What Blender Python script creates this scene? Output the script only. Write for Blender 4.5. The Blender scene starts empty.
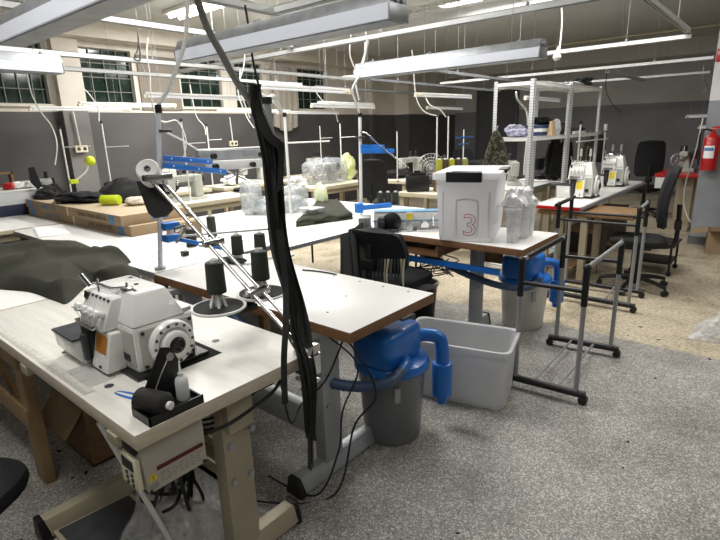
import bpy, bmesh, math, random
from mathutils import Vector, Matrix, Euler, noise
random.seed(7)
PI = math.pi
C = bpy.context.scene.collection
SC = bpy.context.scene

# ------------------------------------------------------------------ camera
CF = Vector((0.73486475, 0.6241364, -0.2653819)); CR = Vector((0.64104937, -0.76696435, -0.02865976)); CU = Vector((0.22142605, 0.14906185, 0.96371732))
CO = Vector((0, 0, 1.5)); FP = 503.5
cam = bpy.data.objects.new('camera', bpy.data.cameras.new('camera')); C.objects.link(cam)
cam.matrix_world = Matrix(((CR.x, CU.x, -CF.x, CO.x), (CR.y, CU.y, -CF.y, CO.y), (CR.z, CU.z, -CF.z, CO.z), (0, 0, 0, 1)))
cam.data.lens = FP / 720 * 36; cam.data.sensor_width = 36; cam.data.clip_start = .02
SC.camera = cam
def _ray(x, y): return CF + CR * ((x - 360) / FP) + CU * ((270 - y) / FP)
def az(x, y, z): d = _ray(x, y); return CO + d * ((z - CO.z) / d.z)      # surveyed points of the room
def ax(x, y, X): d = _ray(x, y); return CO + d * (X / d.x)
def ay(x, y, Y): d = _ray(x, y); return CO + d * (Y / d.y)

# ------------------------------------------------------------------ materials
def lin(c):
    return tuple(((v / 255) / 12.92 if v / 255 <= .04045 else ((v / 255 + .055) / 1.055) ** 2.4) for v in c)
MATS = {}
def mat(name, col, rough=.5, metal=0., var=.1, scale=6., bump=0., bscale=80., trans=0., alpha=1., emit=0., sheen=0., ecol=None, col2=None, stretch=(1, 1, 1), coat=0.):
    if name in MATS: return MATS[name]
    m = bpy.data.materials.new(name); m.use_nodes = True; nt = m.node_tree; N = nt.nodes; L = nt.links
    b = N['Principled BSDF']
    tc = N.new('ShaderNodeTexCoord'); mp = N.new('ShaderNodeMapping'); mp.inputs['Scale'].default_value = stretch
    L.new(tc.outputs['Object'], mp.inputs['Vector'])
    nz = N.new('ShaderNodeTexNoise'); nz.inputs['Scale'].default_value = scale; nz.inputs['Detail'].default_value = 5
    L.new(mp.outputs['Vector'], nz.inputs['Vector'])
    rp = N.new('ShaderNodeValToRGB'); c = lin(col); c2 = lin(col2) if col2 else None
    rp.color_ramp.elements[0].position = .3; rp.color_ramp.elements[1].position = .7
    rp.color_ramp.elements[0].color = (*[v * (1 - var) for v in c], 1)
    rp.color_ramp.elements[1].color = (*(c2 if c2 else [min(1, v * (1 + var)) for v in c]), 1)
    L.new(nz.outputs['Fac'], rp.inputs['Fac']); L.new(rp.outputs['Color'], b.inputs['Base Color'])
    mr = N.new('ShaderNodeMapRange'); mr.inputs['To Min'].default_value = max(.02, rough - .08); mr.inputs['To Max'].default_value = min(1, rough + .08)
    L.new(nz.outputs['Fac'], mr.inputs['Value']); L.new(mr.outputs['Result'], b.inputs['Roughness'])
    b.inputs['Metallic'].default_value = metal; b.inputs['Transmission Weight'].default_value = trans
    b.inputs['Alpha'].default_value = alpha; b.inputs['Sheen Weight'].default_value = sheen; b.inputs['Coat Weight'].default_value = coat
    if emit:
        b.inputs['Emission Color'].default_value = (*lin(ecol or col), 1); b.inputs['Emission Strength'].default_value = emit
    if bump:
        n2 = N.new('ShaderNodeTexNoise'); n2.inputs['Scale'].default_value = bscale; n2.inputs['Detail'].default_value = 4
        L.new(mp.outputs['Vector'], n2.inputs['Vector'])
        bp = N.new('ShaderNodeBump'); bp.inputs['Strength'].default_value = bump; bp.inputs['Distance'].default_value = .01
        L.new(n2.outputs['Fac'], bp.inputs['Height']); L.new(bp.outputs['Normal'], b.inputs['Normal'])
    MATS[name] = m
    return m

def node_mat(name):
    m = bpy.data.materials.new(name); m.use_nodes = True; MATS[name] = m
    return m, m.node_tree.nodes, m.node_tree.links, m.node_tree.nodes['Principled BSDF']

def ramp(N, stops, interp='LINEAR'):
    r = N.new('ShaderNodeValToRGB'); r.color_ramp.interpolation = interp
    e = r.color_ramp.elements
    while len(e) < len(stops): e.new(.5)
    for q, (p, c) in zip(e, stops): q.position = p; q.color = (*lin(c), 1)
    return r

def floor_mat():
    m, N, L, b = node_mat('floor_terrazzo')
    tc = N.new('ShaderNodeTexCoord'); co = tc.outputs['Object']
    def nz(scale, det=4, rough=.6):
        n = N.new('ShaderNodeTexNoise'); n.inputs['Scale'].default_value = scale; n.inputs['Detail'].default_value = det; n.inputs['Roughness'].default_value = rough
        L.new(co, n.inputs['Vector']); return n.outputs['Fac']
    def mix(f, a, bb, t='MIX'):
        x = N.new('ShaderNodeMix'); x.data_type = 'RGBA'; x.blend_type = t
        if isinstance(f, float): x.inputs[0].default_value = f
        else: L.new(f, x.inputs[0])
        L.new(a, x.inputs[6]); L.new(bb, x.inputs[7]); return x.outputs[2]
    vo = N.new('ShaderNodeTexVoronoi'); vo.inputs['Scale'].default_value = 175; L.new(co, vo.inputs['Vector'])
    spk = ramp(N, [(0, (116, 113, 108)), (.35, (144, 141, 136)), (.72, (164, 161, 155)), (.92, (206, 203, 198))]); 
    sep0 = N.new('ShaderNodeSeparateColor'); L.new(vo.outputs['Color'], sep0.inputs['Color']); L.new(sep0.outputs['Red'], spk.inputs['Fac'])
    dirt = ramp(N, [(.3, (165, 162, 156)), (.58, (255, 255, 255))]); L.new(nz(1.6, 7, .7), dirt.inputs['Fac'])
    terr = mix(.75, spk.outputs['Color'], dirt.outputs['Color'], 'MULTIPLY')
    bei = ramp(N, [(.28, (132, 120, 102)), (.5, (198, 186, 162)), (.75, (222, 211, 188))]); L.new(nz(2.3, 9, .68), bei.inputs['Fac'])
    fin = ramp(N, [(.35, (165, 160, 150)), (.6, (255, 255, 255))]); L.new(nz(38, 5, .7), fin.inputs['Fac'])
    conc = mix(.8, bei.outputs['Color'], fin.outputs['Color'], 'MULTIPLY')
    sx = N.new('ShaderNodeSeparateXYZ'); L.new(co, sx.inputs['Vector'])
    add = N.new('ShaderNodeMath'); add.operation = 'MULTIPLY_ADD'; L.new(nz(7, 3), add.inputs[0]); add.inputs[1].default_value = .05; L.new(sx.outputs['X'], add.inputs[2])
    st = N.new('ShaderNodeMapRange'); st.inputs['From Min'].default_value = 3.79; st.inputs['From Max'].default_value = 3.815; L.new(add.outputs[0], st.inputs['Value'])
    L.new(mix(st.outputs['Result'], terr, conc), b.inputs['Base Color'])
    rr = N.new('ShaderNodeMapRange'); rr.inputs['To Min'].default_value = .35; rr.inputs['To Max'].default_value = .75; L.new(nz(9), rr.inputs['Value']); L.new(rr.outputs['Result'], b.inputs['Roughness'])
    bp = N.new('ShaderNodeBump'); bp.inputs['Strength'].default_value = .15; bp.inputs['Distance'].default_value = .004; L.new(nz(160), bp.inputs['Height']); L.new(bp.outputs['Normal'], b.inputs['Normal'])
    return m

def wall_mat(name, low, high, zb):
    m, N, L, b = node_mat(name)
    tc = N.new('ShaderNodeTexCoord'); sx = N.new('ShaderNodeSeparateXYZ'); L.new(tc.outputs['Object'], sx.inputs['Vector'])
    st = N.new('ShaderNodeMath'); st.operation = 'GREATER_THAN'; st.inputs[1].default_value = zb; L.new(sx.outputs['Z'], st.inputs[0])
    n = N.new('ShaderNodeTexNoise'); n.inputs['Scale'].default_value = 1.7; n.inputs['Detail'].default_value = 8; L.new(tc.outputs['Object'], n.inputs['Vector'])
    a = ramp(N, [(.3, [v * .9 for v in low]), (.7, [min(255, v * 1.08) for v in low])]); L.new(n.outputs['Fac'], a.inputs['Fac'])
    c = ramp(N, [(.3, [v * .94 for v in high]), (.7, [min(255, v * 1.04) for v in high])]); L.new(n.outputs['Fac'], c.inputs['Fac'])
    x = N.new('ShaderNodeMix'); x.data_type = 'RGBA'; L.new(st.outputs[0], x.inputs[0]); L.new(a.outputs['Color'], x.inputs[6]); L.new(c.outputs['Color'], x.inputs[7])
    L.new(x.outputs[2], b.inputs['Base Color']); b.inputs['Roughness'].default_value = .6
    bp = N.new('ShaderNodeBump'); bp.inputs['Strength'].default_value = .12; bp.inputs['Distance'].default_value = .01
    n2 = N.new('ShaderNodeTexNoise'); n2.inputs['Scale'].default_value = 30; L.new(tc.outputs['Object'], n2.inputs['Vector']); L.new(n2.outputs['Fac'], bp.inputs['Height']); L.new(bp.outputs['Normal'], b.inputs['Normal'])
    return m

def film_mat(name, col, clear=.55, rough=.25, crinkle=.6, scale=22):
    m, N, L, b = node_mat(name)
    out = N['Material Output']; tc = N.new('ShaderNodeTexCoord')
    n = N.new('ShaderNodeTexNoise'); n.inputs['Scale'].default_value = scale; n.inputs['Detail'].default_value = 4; n.inputs['Distortion'].default_value = 1.2; L.new(tc.outputs['Object'], n.inputs['Vector'])
    bp = N.new('ShaderNodeBump'); bp.inputs['Strength'].default_value = crinkle; bp.inputs['Distance'].default_value = .02; L.new(n.outputs['Fac'], bp.inputs['Height']); L.new(bp.outputs['Normal'], b.inputs['Normal'])
    b.inputs['Base Color'].default_value = (*lin(col), 1); b.inputs['Roughness'].default_value = rough; b.inputs['Specular IOR Level'].default_value = .8
    t = N.new('ShaderNodeBsdfTransparent'); mx = N.new('ShaderNodeMixShader')
    mr = N.new('ShaderNodeMapRange'); mr.inputs['From Min'].default_value = .3; mr.inputs['From Max'].default_value = .7; mr.inputs['To Min'].default_value = max(0, 1 - clear - .18); mr.inputs['To Max'].default_value = min(1, 1 - clear + .18)
    L.new(n.outputs['Fac'], mr.inputs['Value']); L.new(mr.outputs['Result'], mx.inputs[0]); L.new(t.outputs[0], mx.inputs[1]); L.new(b.outputs[0], mx.inputs[2]); L.new(mx.outputs[0], out.inputs['Surface'])
    return m

def perf_mat():
    m, N, L, b = node_mat('perforated_white')
    b.inputs['Roughness'].default_value = .45; b.inputs['Metallic'].default_value = .2
    tc = N.new('ShaderNodeTexCoord'); sx = N.new('ShaderNodeSeparateXYZ'); L.new(tc.outputs['Object'], sx.inputs['Vector'])
    fr = N.new('ShaderNodeMath'); fr.operation = 'PINGPONG'; fr.inputs[1].default_value = .0125; L.new(sx.outputs['Z'], fr.inputs[0])
    lt = N.new('ShaderNodeMath'); lt.operation = 'LESS_THAN'; lt.inputs[1].default_value = .0045; L.new(fr.outputs[0], lt.inputs[0])
    x = N.new('ShaderNodeMix'); x.data_type = 'RGBA'; L.new(lt.outputs[0], x.inputs[0]); x.inputs[6].default_value = (*lin((205, 207, 206)), 1); x.inputs[7].default_value = (*lin((176, 178, 178)), 1)
    L.new(x.outputs[2], b.inputs['Base Color'])
    return m

def camo_mat(name, cols, scale):
    m, N, L, b = node_mat(name)
    tc = N.new('ShaderNodeTexCoord'); n = N.new('ShaderNodeTexNoise'); n.inputs['Scale'].default_value = scale; n.inputs['Detail'].default_value = 2; L.new(tc.outputs['Object'], n.inputs['Vector'])
    r = ramp(N, [(0, cols[0]), (.44, cols[1]), (.52, cols[2]), (.6, cols[0])], 'CONSTANT'); L.new(n.outputs['Fac'], r.inputs['Fac']); L.new(r.outputs['Color'], b.inputs['Base Color']); b.inputs['Roughness'].default_value = .9
    return m

def wire_guard_mat():
    return mat('wire_chrome', (185, 185, 180), .35, .7)

M_floor = floor_mat()
M_ceil = mat('ceiling_paint', (202, 202, 200), .8, var=.06, scale=1.2)
M_wallL = wall_mat('wall_paint_window_side', (76, 74, 74), (204, 198, 187), 1.86)
M_wallR = wall_mat('wall_paint_far_side', (112, 114, 117), (166, 165, 162), 1.9)
M_wallN = wall_mat('wall_paint_near', (110, 110, 110), (190, 185, 178), 1.86)
M_col = wall_mat('column_paint', (146, 150, 156), (226, 226, 226), 1.73)
M_cream = mat('cream_plaster', (206, 199, 187), .7, var=.06, scale=2)
M_greige = mat('greige_plaster', (120, 112, 102), .7, var=.08, scale=2)
M_galv = mat('galvanised_steel', (158, 161, 164), .42, .35, var=.18, scale=14)
M_rail = mat('painted_rail', (205, 206, 204), .4, .25, var=.06)
M_white = mat('white_paint', (226, 226, 222), .35, var=.03)
M_machine = mat('machine_enamel', (230, 230, 226), .28, var=.04, scale=9, coat=.3)
M_machine2 = mat('machine_enamel_old', (176, 178, 170), .35, var=.08, scale=9)
M_diff = mat('lamp_diffuser', (235, 238, 246), .35, var=.02, emit=.10, ecol=(232, 238, 255))
M_tube = mat('lamp_tube', (226, 227, 230), .3, var=.01, emit=.12, ecol=(245, 246, 255))
M_ctube = mat('ceiling_tube', (255, 250, 240), .3, var=.01, emit=14., ecol=(255, 246, 228))
M_ivory = mat('ivory_plastic', (232, 224, 196), .4, var=.03)
M_black = mat('black_plastic', (20, 20, 21), .4, var=.2, scale=20)
M_blackm = mat('black_metal', (28, 28, 29), .35, .4, var=.2)
M_rubber = mat('black_rubber', (16, 16, 16), .75, var=.2)
M_chrome = mat('chrome', (205, 205, 205), .18, 1., var=.06)
M_steel = mat('brushed_steel', (176, 178, 180), .36, .55, var=.1, scale=30)
M_gtube = mat('grey_tube', (152, 154, 155), .38, .3, var=.1)
M_ttop = mat('white_laminate', (238, 237, 233), .32, var=.025, scale=3)
M_tedge = mat('brown_edge', (128, 92, 62), .6, var=.16, scale=10, stretch=(1, 1, 12))
M_wood = mat('pale_wood_laminate', (222, 219, 210), .38, var=.085, scale=5, stretch=(9, .7, 1), bump=.05, bscale=30)
M_woode = mat('pale_wood_edge', (205, 194, 172), .5, var=.1, scale=6, stretch=(3, 3, 14))
M_pine = mat('pine_plank', (150, 124, 88), .65, var=.25, scale=5, stretch=(3, 8, 1), bump=.1)
M_chip = mat('chipboard', (126, 98, 66), .75, var=.22, scale=28)
M_pale = mat('pale_beige_top', (226, 220, 200), .4, var=.04, scale=3)
M_palee = mat('pale_beige_edge', (196, 186, 160), .5, var=.06)
M_cleg = mat('cream_steel', (178, 168, 144), .42, .15, var=.05)
M_gleg = mat('grey_steel', (170, 174, 178), .38, .35, var=.06)
M_greyedge = mat('grey_edge_band', (140, 142, 146), .4, var=.05)
M_red = mat('red_paint', (176, 22, 26), .32, var=.08, coat=.3)
M_blue = mat('blue_plastic', (26, 108, 194), .34, var=.08, coat=.2)
M_bluem = mat('blue_anodised', (30, 112, 200), .4, .05, var=.08)
M_dblue = mat('navy_card', (24, 32, 58), .6, var=.15)
M_hose = mat('hose_grey', (62, 82, 112), .4, var=.1)
M_bucket = mat('smoky_plastic', (124, 128, 132), .3, var=.07, scale=4, trans=.12)
M_bucket2 = mat('milky_bucket', (206, 204, 196), .35, var=.04, trans=.1)
def milky(name, col, tr, rough):
    m, N, L, b = node_mat(name)
    tc = N.new('ShaderNodeTexCoord'); n = N.new('ShaderNodeTexNoise'); n.inputs['Scale'].default_value = 3; L.new(tc.outputs['Object'], n.inputs['Vector'])
    r = ramp(N, [(.3, [v * .97 for v in col]), (.7, col)]); L.new(n.outputs['Fac'], r.inputs['Fac']); L.new(r.outputs['Color'], b.inputs['Base Color']); b.inputs['Roughness'].default_value = rough
    t = N.new('ShaderNodeBsdfTranslucent'); L.new(r.outputs['Color'], t.inputs['Color'])
    x = N.new('ShaderNodeMixShader'); x.inputs[0].default_value = tr; L.new(b.outputs[0], x.inputs[1]); L.new(t.outputs[0], x.inputs[2]); L.new(x.outputs[0], N['Material Output'].inputs['Surface'])
    return m
M_bin = milky('frosted_polypropylene', (222, 223, 224), .3, .33)
M_binw = milky('milky_polypropylene', (250, 250, 251), .5, .35)
M_card = mat('cardboard', (150, 127, 98), .8, var=.1, scale=7)
M_cardtop = mat('cardboard_top', (184, 166, 138), .8, var=.08, scale=5)
M_btape = mat('blue_print', (70, 124, 168), .6, var=.08)
M_ink = mat('dark_ink', (62, 44, 34), .8, var=.1)
M_bink = mat('blue_ink', (84, 120, 150), .8, var=.1)
M_fabric = mat('olive_knit', (42, 43, 32), .95, var=.16, scale=9, bump=.25, bscale=260)
M_fabric2 = mat('olive_knit_folded', (48, 50, 36), .95, var=.15, scale=9, bump=.3, bscale=260)
M_bfab = mat('black_fabric', (20, 20, 22), .95, var=.25, scale=10, bump=.3, bscale=200)
M_strap = mat('black_elastic', (27, 28, 27), .6, var=.5, scale=14, stretch=(6, 6, 1), bump=.3, bscale=120)
M_chair = mat('black_upholstery', (22, 23, 26), .9, var=.18, scale=18, bump=.25, bscale=240)
M_thread = mat('dark_green_thread', (42, 46, 38), .8, var=.15, scale=4, stretch=(1, 1, 60), bump=.25, bscale=40)
M_bthread = mat('black_thread', (30, 29, 27), .8, var=.2, scale=4, stretch=(60, 1, 1), bump=.25, bscale=40)
M_wthread = mat('white_thread', (236, 234, 230), .7, var=.03, stretch=(1, 1, 40))
M_lime = mat('lime_plastic', (192, 208, 38), .45, var=.12, scale=14)
M_yel = mat('yellow_label', (226, 204, 40), .5, var=.08)
M_orange = mat('orange_label', (186, 122, 38), .55, var=.12, scale=60)
M_paper = mat('white_paper', (240, 240, 238), .7, var=.02)
M_pcloth = mat('white_cloth', (226, 226, 224), .9, var=.05, bump=.2)
M_glass = mat('night_glass', (28, 44, 36), .08, var=.4, scale=5)
M_muntin = mat('window_bar', (118, 122, 114), .5, var=.06)
M_door = mat('door_paint', (72, 73, 75), .5, var=.06)
M_maroon = mat('maroon_print', (88, 26, 34), .6, var=.05)
M_pgrey = mat('grey_print', (150, 148, 140), .7, var=.04)
M_cable = mat('white_cable', (214, 214, 208), .45, var=.04)
M_gcable = mat('grey_conduit', (150, 152, 148), .4, var=.06)
M_bcable = mat('black_cable', (18, 18, 18), .5, var=.15)
M_dgrey = mat('dark_grey_plate', (66, 68, 72), .45, .2, var=.2, scale=16)
M_film = film_mat('clear_film', (226, 228, 230), .52)
M_film2 = film_mat('clear_bag', (214, 214, 210), .5, .2, .8, 14)
M_filmg = film_mat('frosted_wrap', (190, 196, 198), .42, .22, 1., 26)
M_cover = film_mat('machine_cover_film', (176, 180, 184), .6, .2, 1., 16)
M_perf = perf_mat()
M_camo = camo_mat('camouflage_cloth', ((36, 38, 26), (84, 80, 58), (26, 28, 22)), 16)
M_camo2 = camo_mat('brown_camouflage', ((52, 46, 36), (78, 72, 56), (30, 28, 26)), 18)
M_bronze = mat('bronze_mesh', (52, 48, 42), .6, .3, var=.2)
M_dark = mat('dark_void', (12, 11, 10), .9, var=.2)
M_olivecone = mat('yellow_thread', (158, 154, 44), .7, var=.1, stretch=(1, 1, 40))
M_purple = mat('violet_packet', (86, 84, 168), .4, var=.5, scale=20, col2=(200, 200, 214))
M_brownfab = mat('brown_fabric', (70, 58, 46), .9, var=.2)
M_tan = mat('tan_paper', (196, 168, 132), .8, var=.1)

# ------------------------------------------------------------------ mesh builder
class MB:
    def __init__(s): s.v = []; s.f = []; s.m = []
    def _add(s, vs, fs, m=0, T=None):
        o = len(s.v)
        s.v += [(T @ Vector(v) if T else Vector(v)) for v in vs]
        s.f += [[i + o for i in f] for f in fs]
        s.m += [m] * len(fs) if isinstance(m, int) else list(m)
        return s
    def _bm(s, b, m=0, T=None):
        b.verts.index_update()
        vs = [v.co.copy() for v in b.verts]; fs = [[v.index for v in f.verts] for f in b.faces]; b.free()
        return s._add(vs, fs, m, T)
    def box(s, x0, x1, y0, y1, z0, z1, bev=0., m=0, T=None, seg=2, top=None):
        x0, x1 = min(x0, x1), max(x0, x1); y0, y1 = min(y0, y1), max(y0, y1); z0, z1 = min(z0, z1), max(z0, z1)
        if not bev:
            vs = [(x, y, z) for z in (z0, z1) for y in (y0, y1) for x in (x0, x1)]
            fs = [(0, 2, 3, 1), (4, 5, 7, 6), (0, 1, 5, 4), (2, 6, 7, 3), (0, 4, 6, 2), (1, 3, 7, 5)]
            return s._add(vs, fs, m if top is None else [m, top, m, m, m, m], T)
        b = bmesh.new(); bmesh.ops.create_cube(b, size=1)
        for v in b.verts: v.co = Vector(((x0 + x1) / 2 + v.co.x * (x1 - x0), (y0 + y1) / 2 + v.co.y * (y1 - y0), (z0 + z1) / 2 + v.co.z * (z1 - z0)))
        bmesh.ops.bevel(b, geom=b.edges[:], offset=bev, segments=seg, affect='EDGES', profile=.6)
        if top is not None:
            mm = [top if f.normal.z > .9 else m for f in b.faces]
            return s._bm(b, mm, T)
        return s._bm(b, m, T)
    def hexa(s, lo, hi, bev=0., m=0, T=None):       # four low corners, four high corners
        b = bmesh.new(); vs = [b.verts.new(p) for p in list(lo) + list(hi)]
        for f in ((3, 2, 1, 0), (4, 5, 6, 7), (0, 1, 5, 4), (1, 2, 6, 5), (2, 3, 7, 6), (3, 0, 4, 7)): b.faces.new([vs[i] for i in f])
        bmesh.ops.recalc_face_normals(b, faces=b.faces)
        if bev: bmesh.ops.bevel(b, geom=b.edges[:], offset=bev, segments=2, affect='EDGES', profile=.6)
        return s._bm(b, m, T)
    def cyl(s, p0, p1, r, r1=None, n=16, m=0, T=None, cap=True):
        p0 = Vector(p0); p1 = Vector(p1); r1 = r if r1 is None else r1
        q = (p1 - p0).normalized().to_track_quat('Z', 'Y')
        vs = []
        for p, rr in ((p0, r), (p1, r1)):
            for i in range(n): a = 2 * PI * i / n; vs.append(p + q @ Vector((rr * math.cos(a), rr * math.sin(a), 0)))
        fs = [(i, (i + 1) % n, n + (i + 1) % n, n + i) for i in range(n)]
        if cap: fs += [tuple(range(n - 1, -1, -1)), tuple(range(n, 2 * n))]
        return s._add(vs, fs, m, T)
    def lathe(s, prof, c=(0, 0, 0), axis=(0, 0, 1), n=24, m=0, T=None):
        q = Vector(axis).normalized().to_track_quat('Z', 'Y'); c = Vector(c); vs = []
        for r, z in prof:
            for i in range(n): a = 2 * PI * i / n; vs.append(c + q @ Vector((r * math.cos(a), r * math.sin(a), z)))
        k = len(prof); fs = []
        for j in range(k - 1):
            for i in range(n): fs.append((j * n + i, j * n + (i + 1) % n, (j + 1) * n + (i + 1) % n, (j + 1) * n + i))
        fs.append(tuple(range(n - 1, -1, -1))); fs.append(tuple((k - 1) * n + i for i in range(n)))
        return s._add(vs, fs, m, T)
    def tube(s, pts, r, n=8, m=0, smooth=True, T=None, rib=0.):
        P = [Vector(p) for p in pts]
        if smooth and len(P) > 2:
            Q = []; k = 8
            for i in range(len(P) - 1):
                a, b_, c, d = P[max(0, i - 1)], P[i], P[i + 1], P[min(len(P) - 1, i + 2)]
                for j in range(k):
                    t = j / k
                    Q.append(.5 * ((2 * b_) + (c - a) * t + (2 * a - 5 * b_ + 4 * c - d) * t * t + (3 * b_ - a - 3 * c + d) * t ** 3))
            P = Q + [P[-1]]
        if rib:
            Q = []
            for i in range(len(P) - 1):
                st = max(1, int((P[i + 1] - P[i]).length / (rib / 2)))
                for j in range(st): Q.append(P[i].lerp(P[i + 1], j / st))
            P = Q + [P[-1]]
        vs = []; up = Vector((.1, .2, 1)); nrm = None
        for i, p in enumerate(P):
            t = (P[min(i + 1, len(P) - 1)] - P[max(i - 1, 0)])
            t = t.normalized() if t.length > 1e-9 else Vector((0, 0, 1))
            if nrm is None: nrm = t.cross(up if abs(t.dot(up.normalized())) < .95 else Vector((1, 0, 0))).normalized()
            else:
                nrm = nrm - t * nrm.dot(t); nrm = nrm.normalized() if nrm.length > 1e-6 else t.orthogonal().normalized()
            bn = t.cross(nrm); rr = r(i / (len(P) - 1)) if callable(r) else r
            if rib and i % 2: rr *= 1.14
            for j in range(n): a = 2 * PI * j / n; vs.append(p + nrm * (rr * math.cos(a)) + bn * (rr * math.sin(a)))
        fs = [(i * n + j, i * n + (j + 1) % n, (i + 1) * n + (j + 1) % n, (i + 1) * n + j) for i in range(len(P) - 1) for j in range(n)]
        fs += [tuple(range(n - 1, -1, -1)), tuple((len(P) - 1) * n + j for j in range(n))]
        return s._add(vs, fs, m, T)
    def prism(s, poly, d, M, bev=0., m=0):          # polygon in local xy, thickness d along local z, placed by matrix M
        b = bmesh.new(); lo = [b.verts.new((x, y, 0)) for x, y in poly]; hi = [b.verts.new((x, y, d)) for x, y in poly]; n = len(poly)
        b.faces.new(lo[::-1]); b.faces.new(hi)
        for i in range(n): b.faces.new((lo[i], lo[(i + 1) % n], hi[(i + 1) % n], hi[i]))
        bmesh.ops.recalc_face_normals(b, faces=b.faces)
        if bev: bmesh.ops.bevel(b, geom=b.edges[:], offset=bev, segments=2, affect='EDGES', profile=.6)
        return s._bm(b, m, M)
    def ell(s, c, r, n=16, k=10, m=0, T=None, rot=None, pw=1.):
        vs = []; R_ = rot.to_matrix() if rot else Matrix.Identity(3)
        sp = lambda v: math.copysign(abs(v) ** pw, v)
        for j in range(1, k):
            ph = PI * j / k - PI / 2
            for i in range(n):
                a = 2 * PI * i / n
                vs.append(Vector(c) + R_ @ Vector((r[0] * sp(math.cos(ph)) * sp(math.cos(a)), r[1] * sp(math.cos(ph)) * sp(math.sin(a)), r[2] * sp(math.sin(ph)))))
        vs.append(Vector(c) + R_ @ Vector((0, 0, -r[2]))); vs.append(Vector(c) + R_ @ Vector((0, 0, r[2])))
        fs = [(j * n + i, j * n + (i + 1) % n, (j + 1) * n + (i + 1) % n, (j + 1) * n + i) for j in range(k - 2) for i in range(n)]
        L_ = len(vs); fs += [(L_ - 2, (i + 1) % n, i) for i in range(n)] + [(L_ - 1, (k - 2) * n + i, (k - 2) * n + (i + 1) % n) for i in range(n)]
        return s._add(vs, fs, m, T)
    def grid(s, fn, nu, nv, m=0, thick=0., T=None, closed=False):
        vs = [Vector(fn(i / nu, j / nv)) for j in range(nv + 1) for i in range(nu + 1)]
        w = nu + 1
        fs = [(j * w + i, j * w + i + 1, (j + 1) * w + i + 1, (j + 1) * w + i) for j in range(nv) for i in range(nu)]
        if thick:
            nm = [Vector((0, 0, 0)) for _ in vs]
            for f in fs:
                g = (vs[f[2]] - vs[f[0]]).cross(vs[f[3]] - vs[f[1]])
                for i in f: nm[i] += g
            o = len(vs); vs += [v - g.normalized() * thick if g.length > 0 else v - Vector((0, 0, thick)) for v, g in zip(list(vs), nm)]
            fs2 = [tuple(i + o for i in f[::-1]) for f in fs]
            rim = [j * w for j in range(nv + 1)]; rim2 = [j * w + nu for j in range(nv + 1)]
            fs3 = []
            for a in range(nv): fs3 += [(rim[a], rim[a + 1], rim[a + 1] + o, rim[a] + o), (rim2[a + 1], rim2[a], rim2[a] + o, rim2[a + 1] + o)]
            for i in range(nu): fs3 += [(i + 1, i, i + o, i + 1 + o), (nv * w + i, nv * w + i + 1, nv * w + i + 1 + o, nv * w + i + o)]
            fs = fs + fs2 + fs3
        return s._add(vs, fs, m, T)
    def ribbon(s, pts, w, side, t=.0015, m=0, sub=8):
        P = [Vector(p) for p in pts]; Q = []
        for i in range(len(P) - 1):
            a, b_, c, d = P[max(0, i - 1)], P[i], P[i + 1], P[min(len(P) - 1, i + 2)]
            for j in range(sub):
                u = j / sub; Q.append(.5 * ((2 * b_) + (c - a) * u + (2 * a - 5 * b_ + 4 * c - d) * u * u + (3 * b_ - a - 3 * c + d) * u ** 3))
        Q.append(P[-1]); n = len(Q)
        sd = side if callable(side) else (lambda u: Vector(side).normalized())
        return s.grid(lambda u, v: Q[min(n - 1, int(round(v * (n - 1))))] + sd(v) * (w * (u - .5)), 2, n - 1, m, t)

def place(mb, name, mats, parent=None, label=None, world=False, sharp=.7):
    me = bpy.data.meshes.new(name)
    off = Vector((0, 0, 0))
    o = bpy.data.objects.new(name, me)
    if parent is None:
        xs = [v.x for v in mb.v]; ys = [v.y for v in mb.v]; zs = [v.z for v in mb.v]
        off = Vector(((min(xs) + max(xs)) / 2, (min(ys) + max(ys)) / 2, min(zs))); o.location = off
    elif world:
        p = parent
        while p is not None: off = off + p.location; p = p.parent
    me.from_pydata([v - off for v in mb.v], [], mb.f)
    for q in (mats if isinstance(mats, (list, tuple)) else [mats]): me.materials.append(q)
    me.polygons.foreach_set('material_index', mb.m)
    me.polygons.foreach_set('use_smooth', [True] * len(me.polygons))
    me.update(); me.set_sharp_from_angle(angle=sharp)
    C.objects.link(o); o.parent = parent
    if label: o['label'] = label
    return o

def tag(o, label, cat, group=None, kind=None):
    o['label'] = label; o['category'] = cat
    if group: o['group'] = group
    if kind: o['kind'] = kind
    return o
def thing(name, label, cat, loc=(0, 0, 0), rz=0, group=None):
    o = bpy.data.objects.new(name, None); o.empty_display_size = .1; C.objects.link(o); o.location = loc; o.rotation_euler = (0, 0, rz)
    return tag(o, label, cat, group)
def solo(mb, name, mats, label, cat, group=None, **k): return tag(place(mb, name, mats, **k), label, cat, group)
def struct(mb, name, mats, parent=None):
    # walls, floor and beams keep the room origin so that their paint lines sit at room height
    me = bpy.data.meshes.new(name); me.from_pydata([v for v in mb.v], [], mb.f)
    for q in (mats if isinstance(mats, (list, tuple)) else [mats]): me.materials.append(q)
    me.polygons.foreach_set('material_index', mb.m)
    o = bpy.data.objects.new(name, me); C.objects.link(o); o.parent = parent
    if parent is None: o['kind'] = 'structure'
    return o
def dup(root, loc, rz=None, label=None, group=None, scale=None):
    def rec(o, par):
        c = o.copy(); C.objects.link(c); c.parent = par
        for ch in list(o.children): rec(ch, c)
        return c
    r = rec(root, None); r.location = loc
    if rz is not None: r.rotation_euler = (0, 0, rz)
    if label: r['label'] = label
    if group: r['group'] = group
    if scale: r.scale = (scale,) * 3 if isinstance(scale, (int, float)) else scale
    return r
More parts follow.
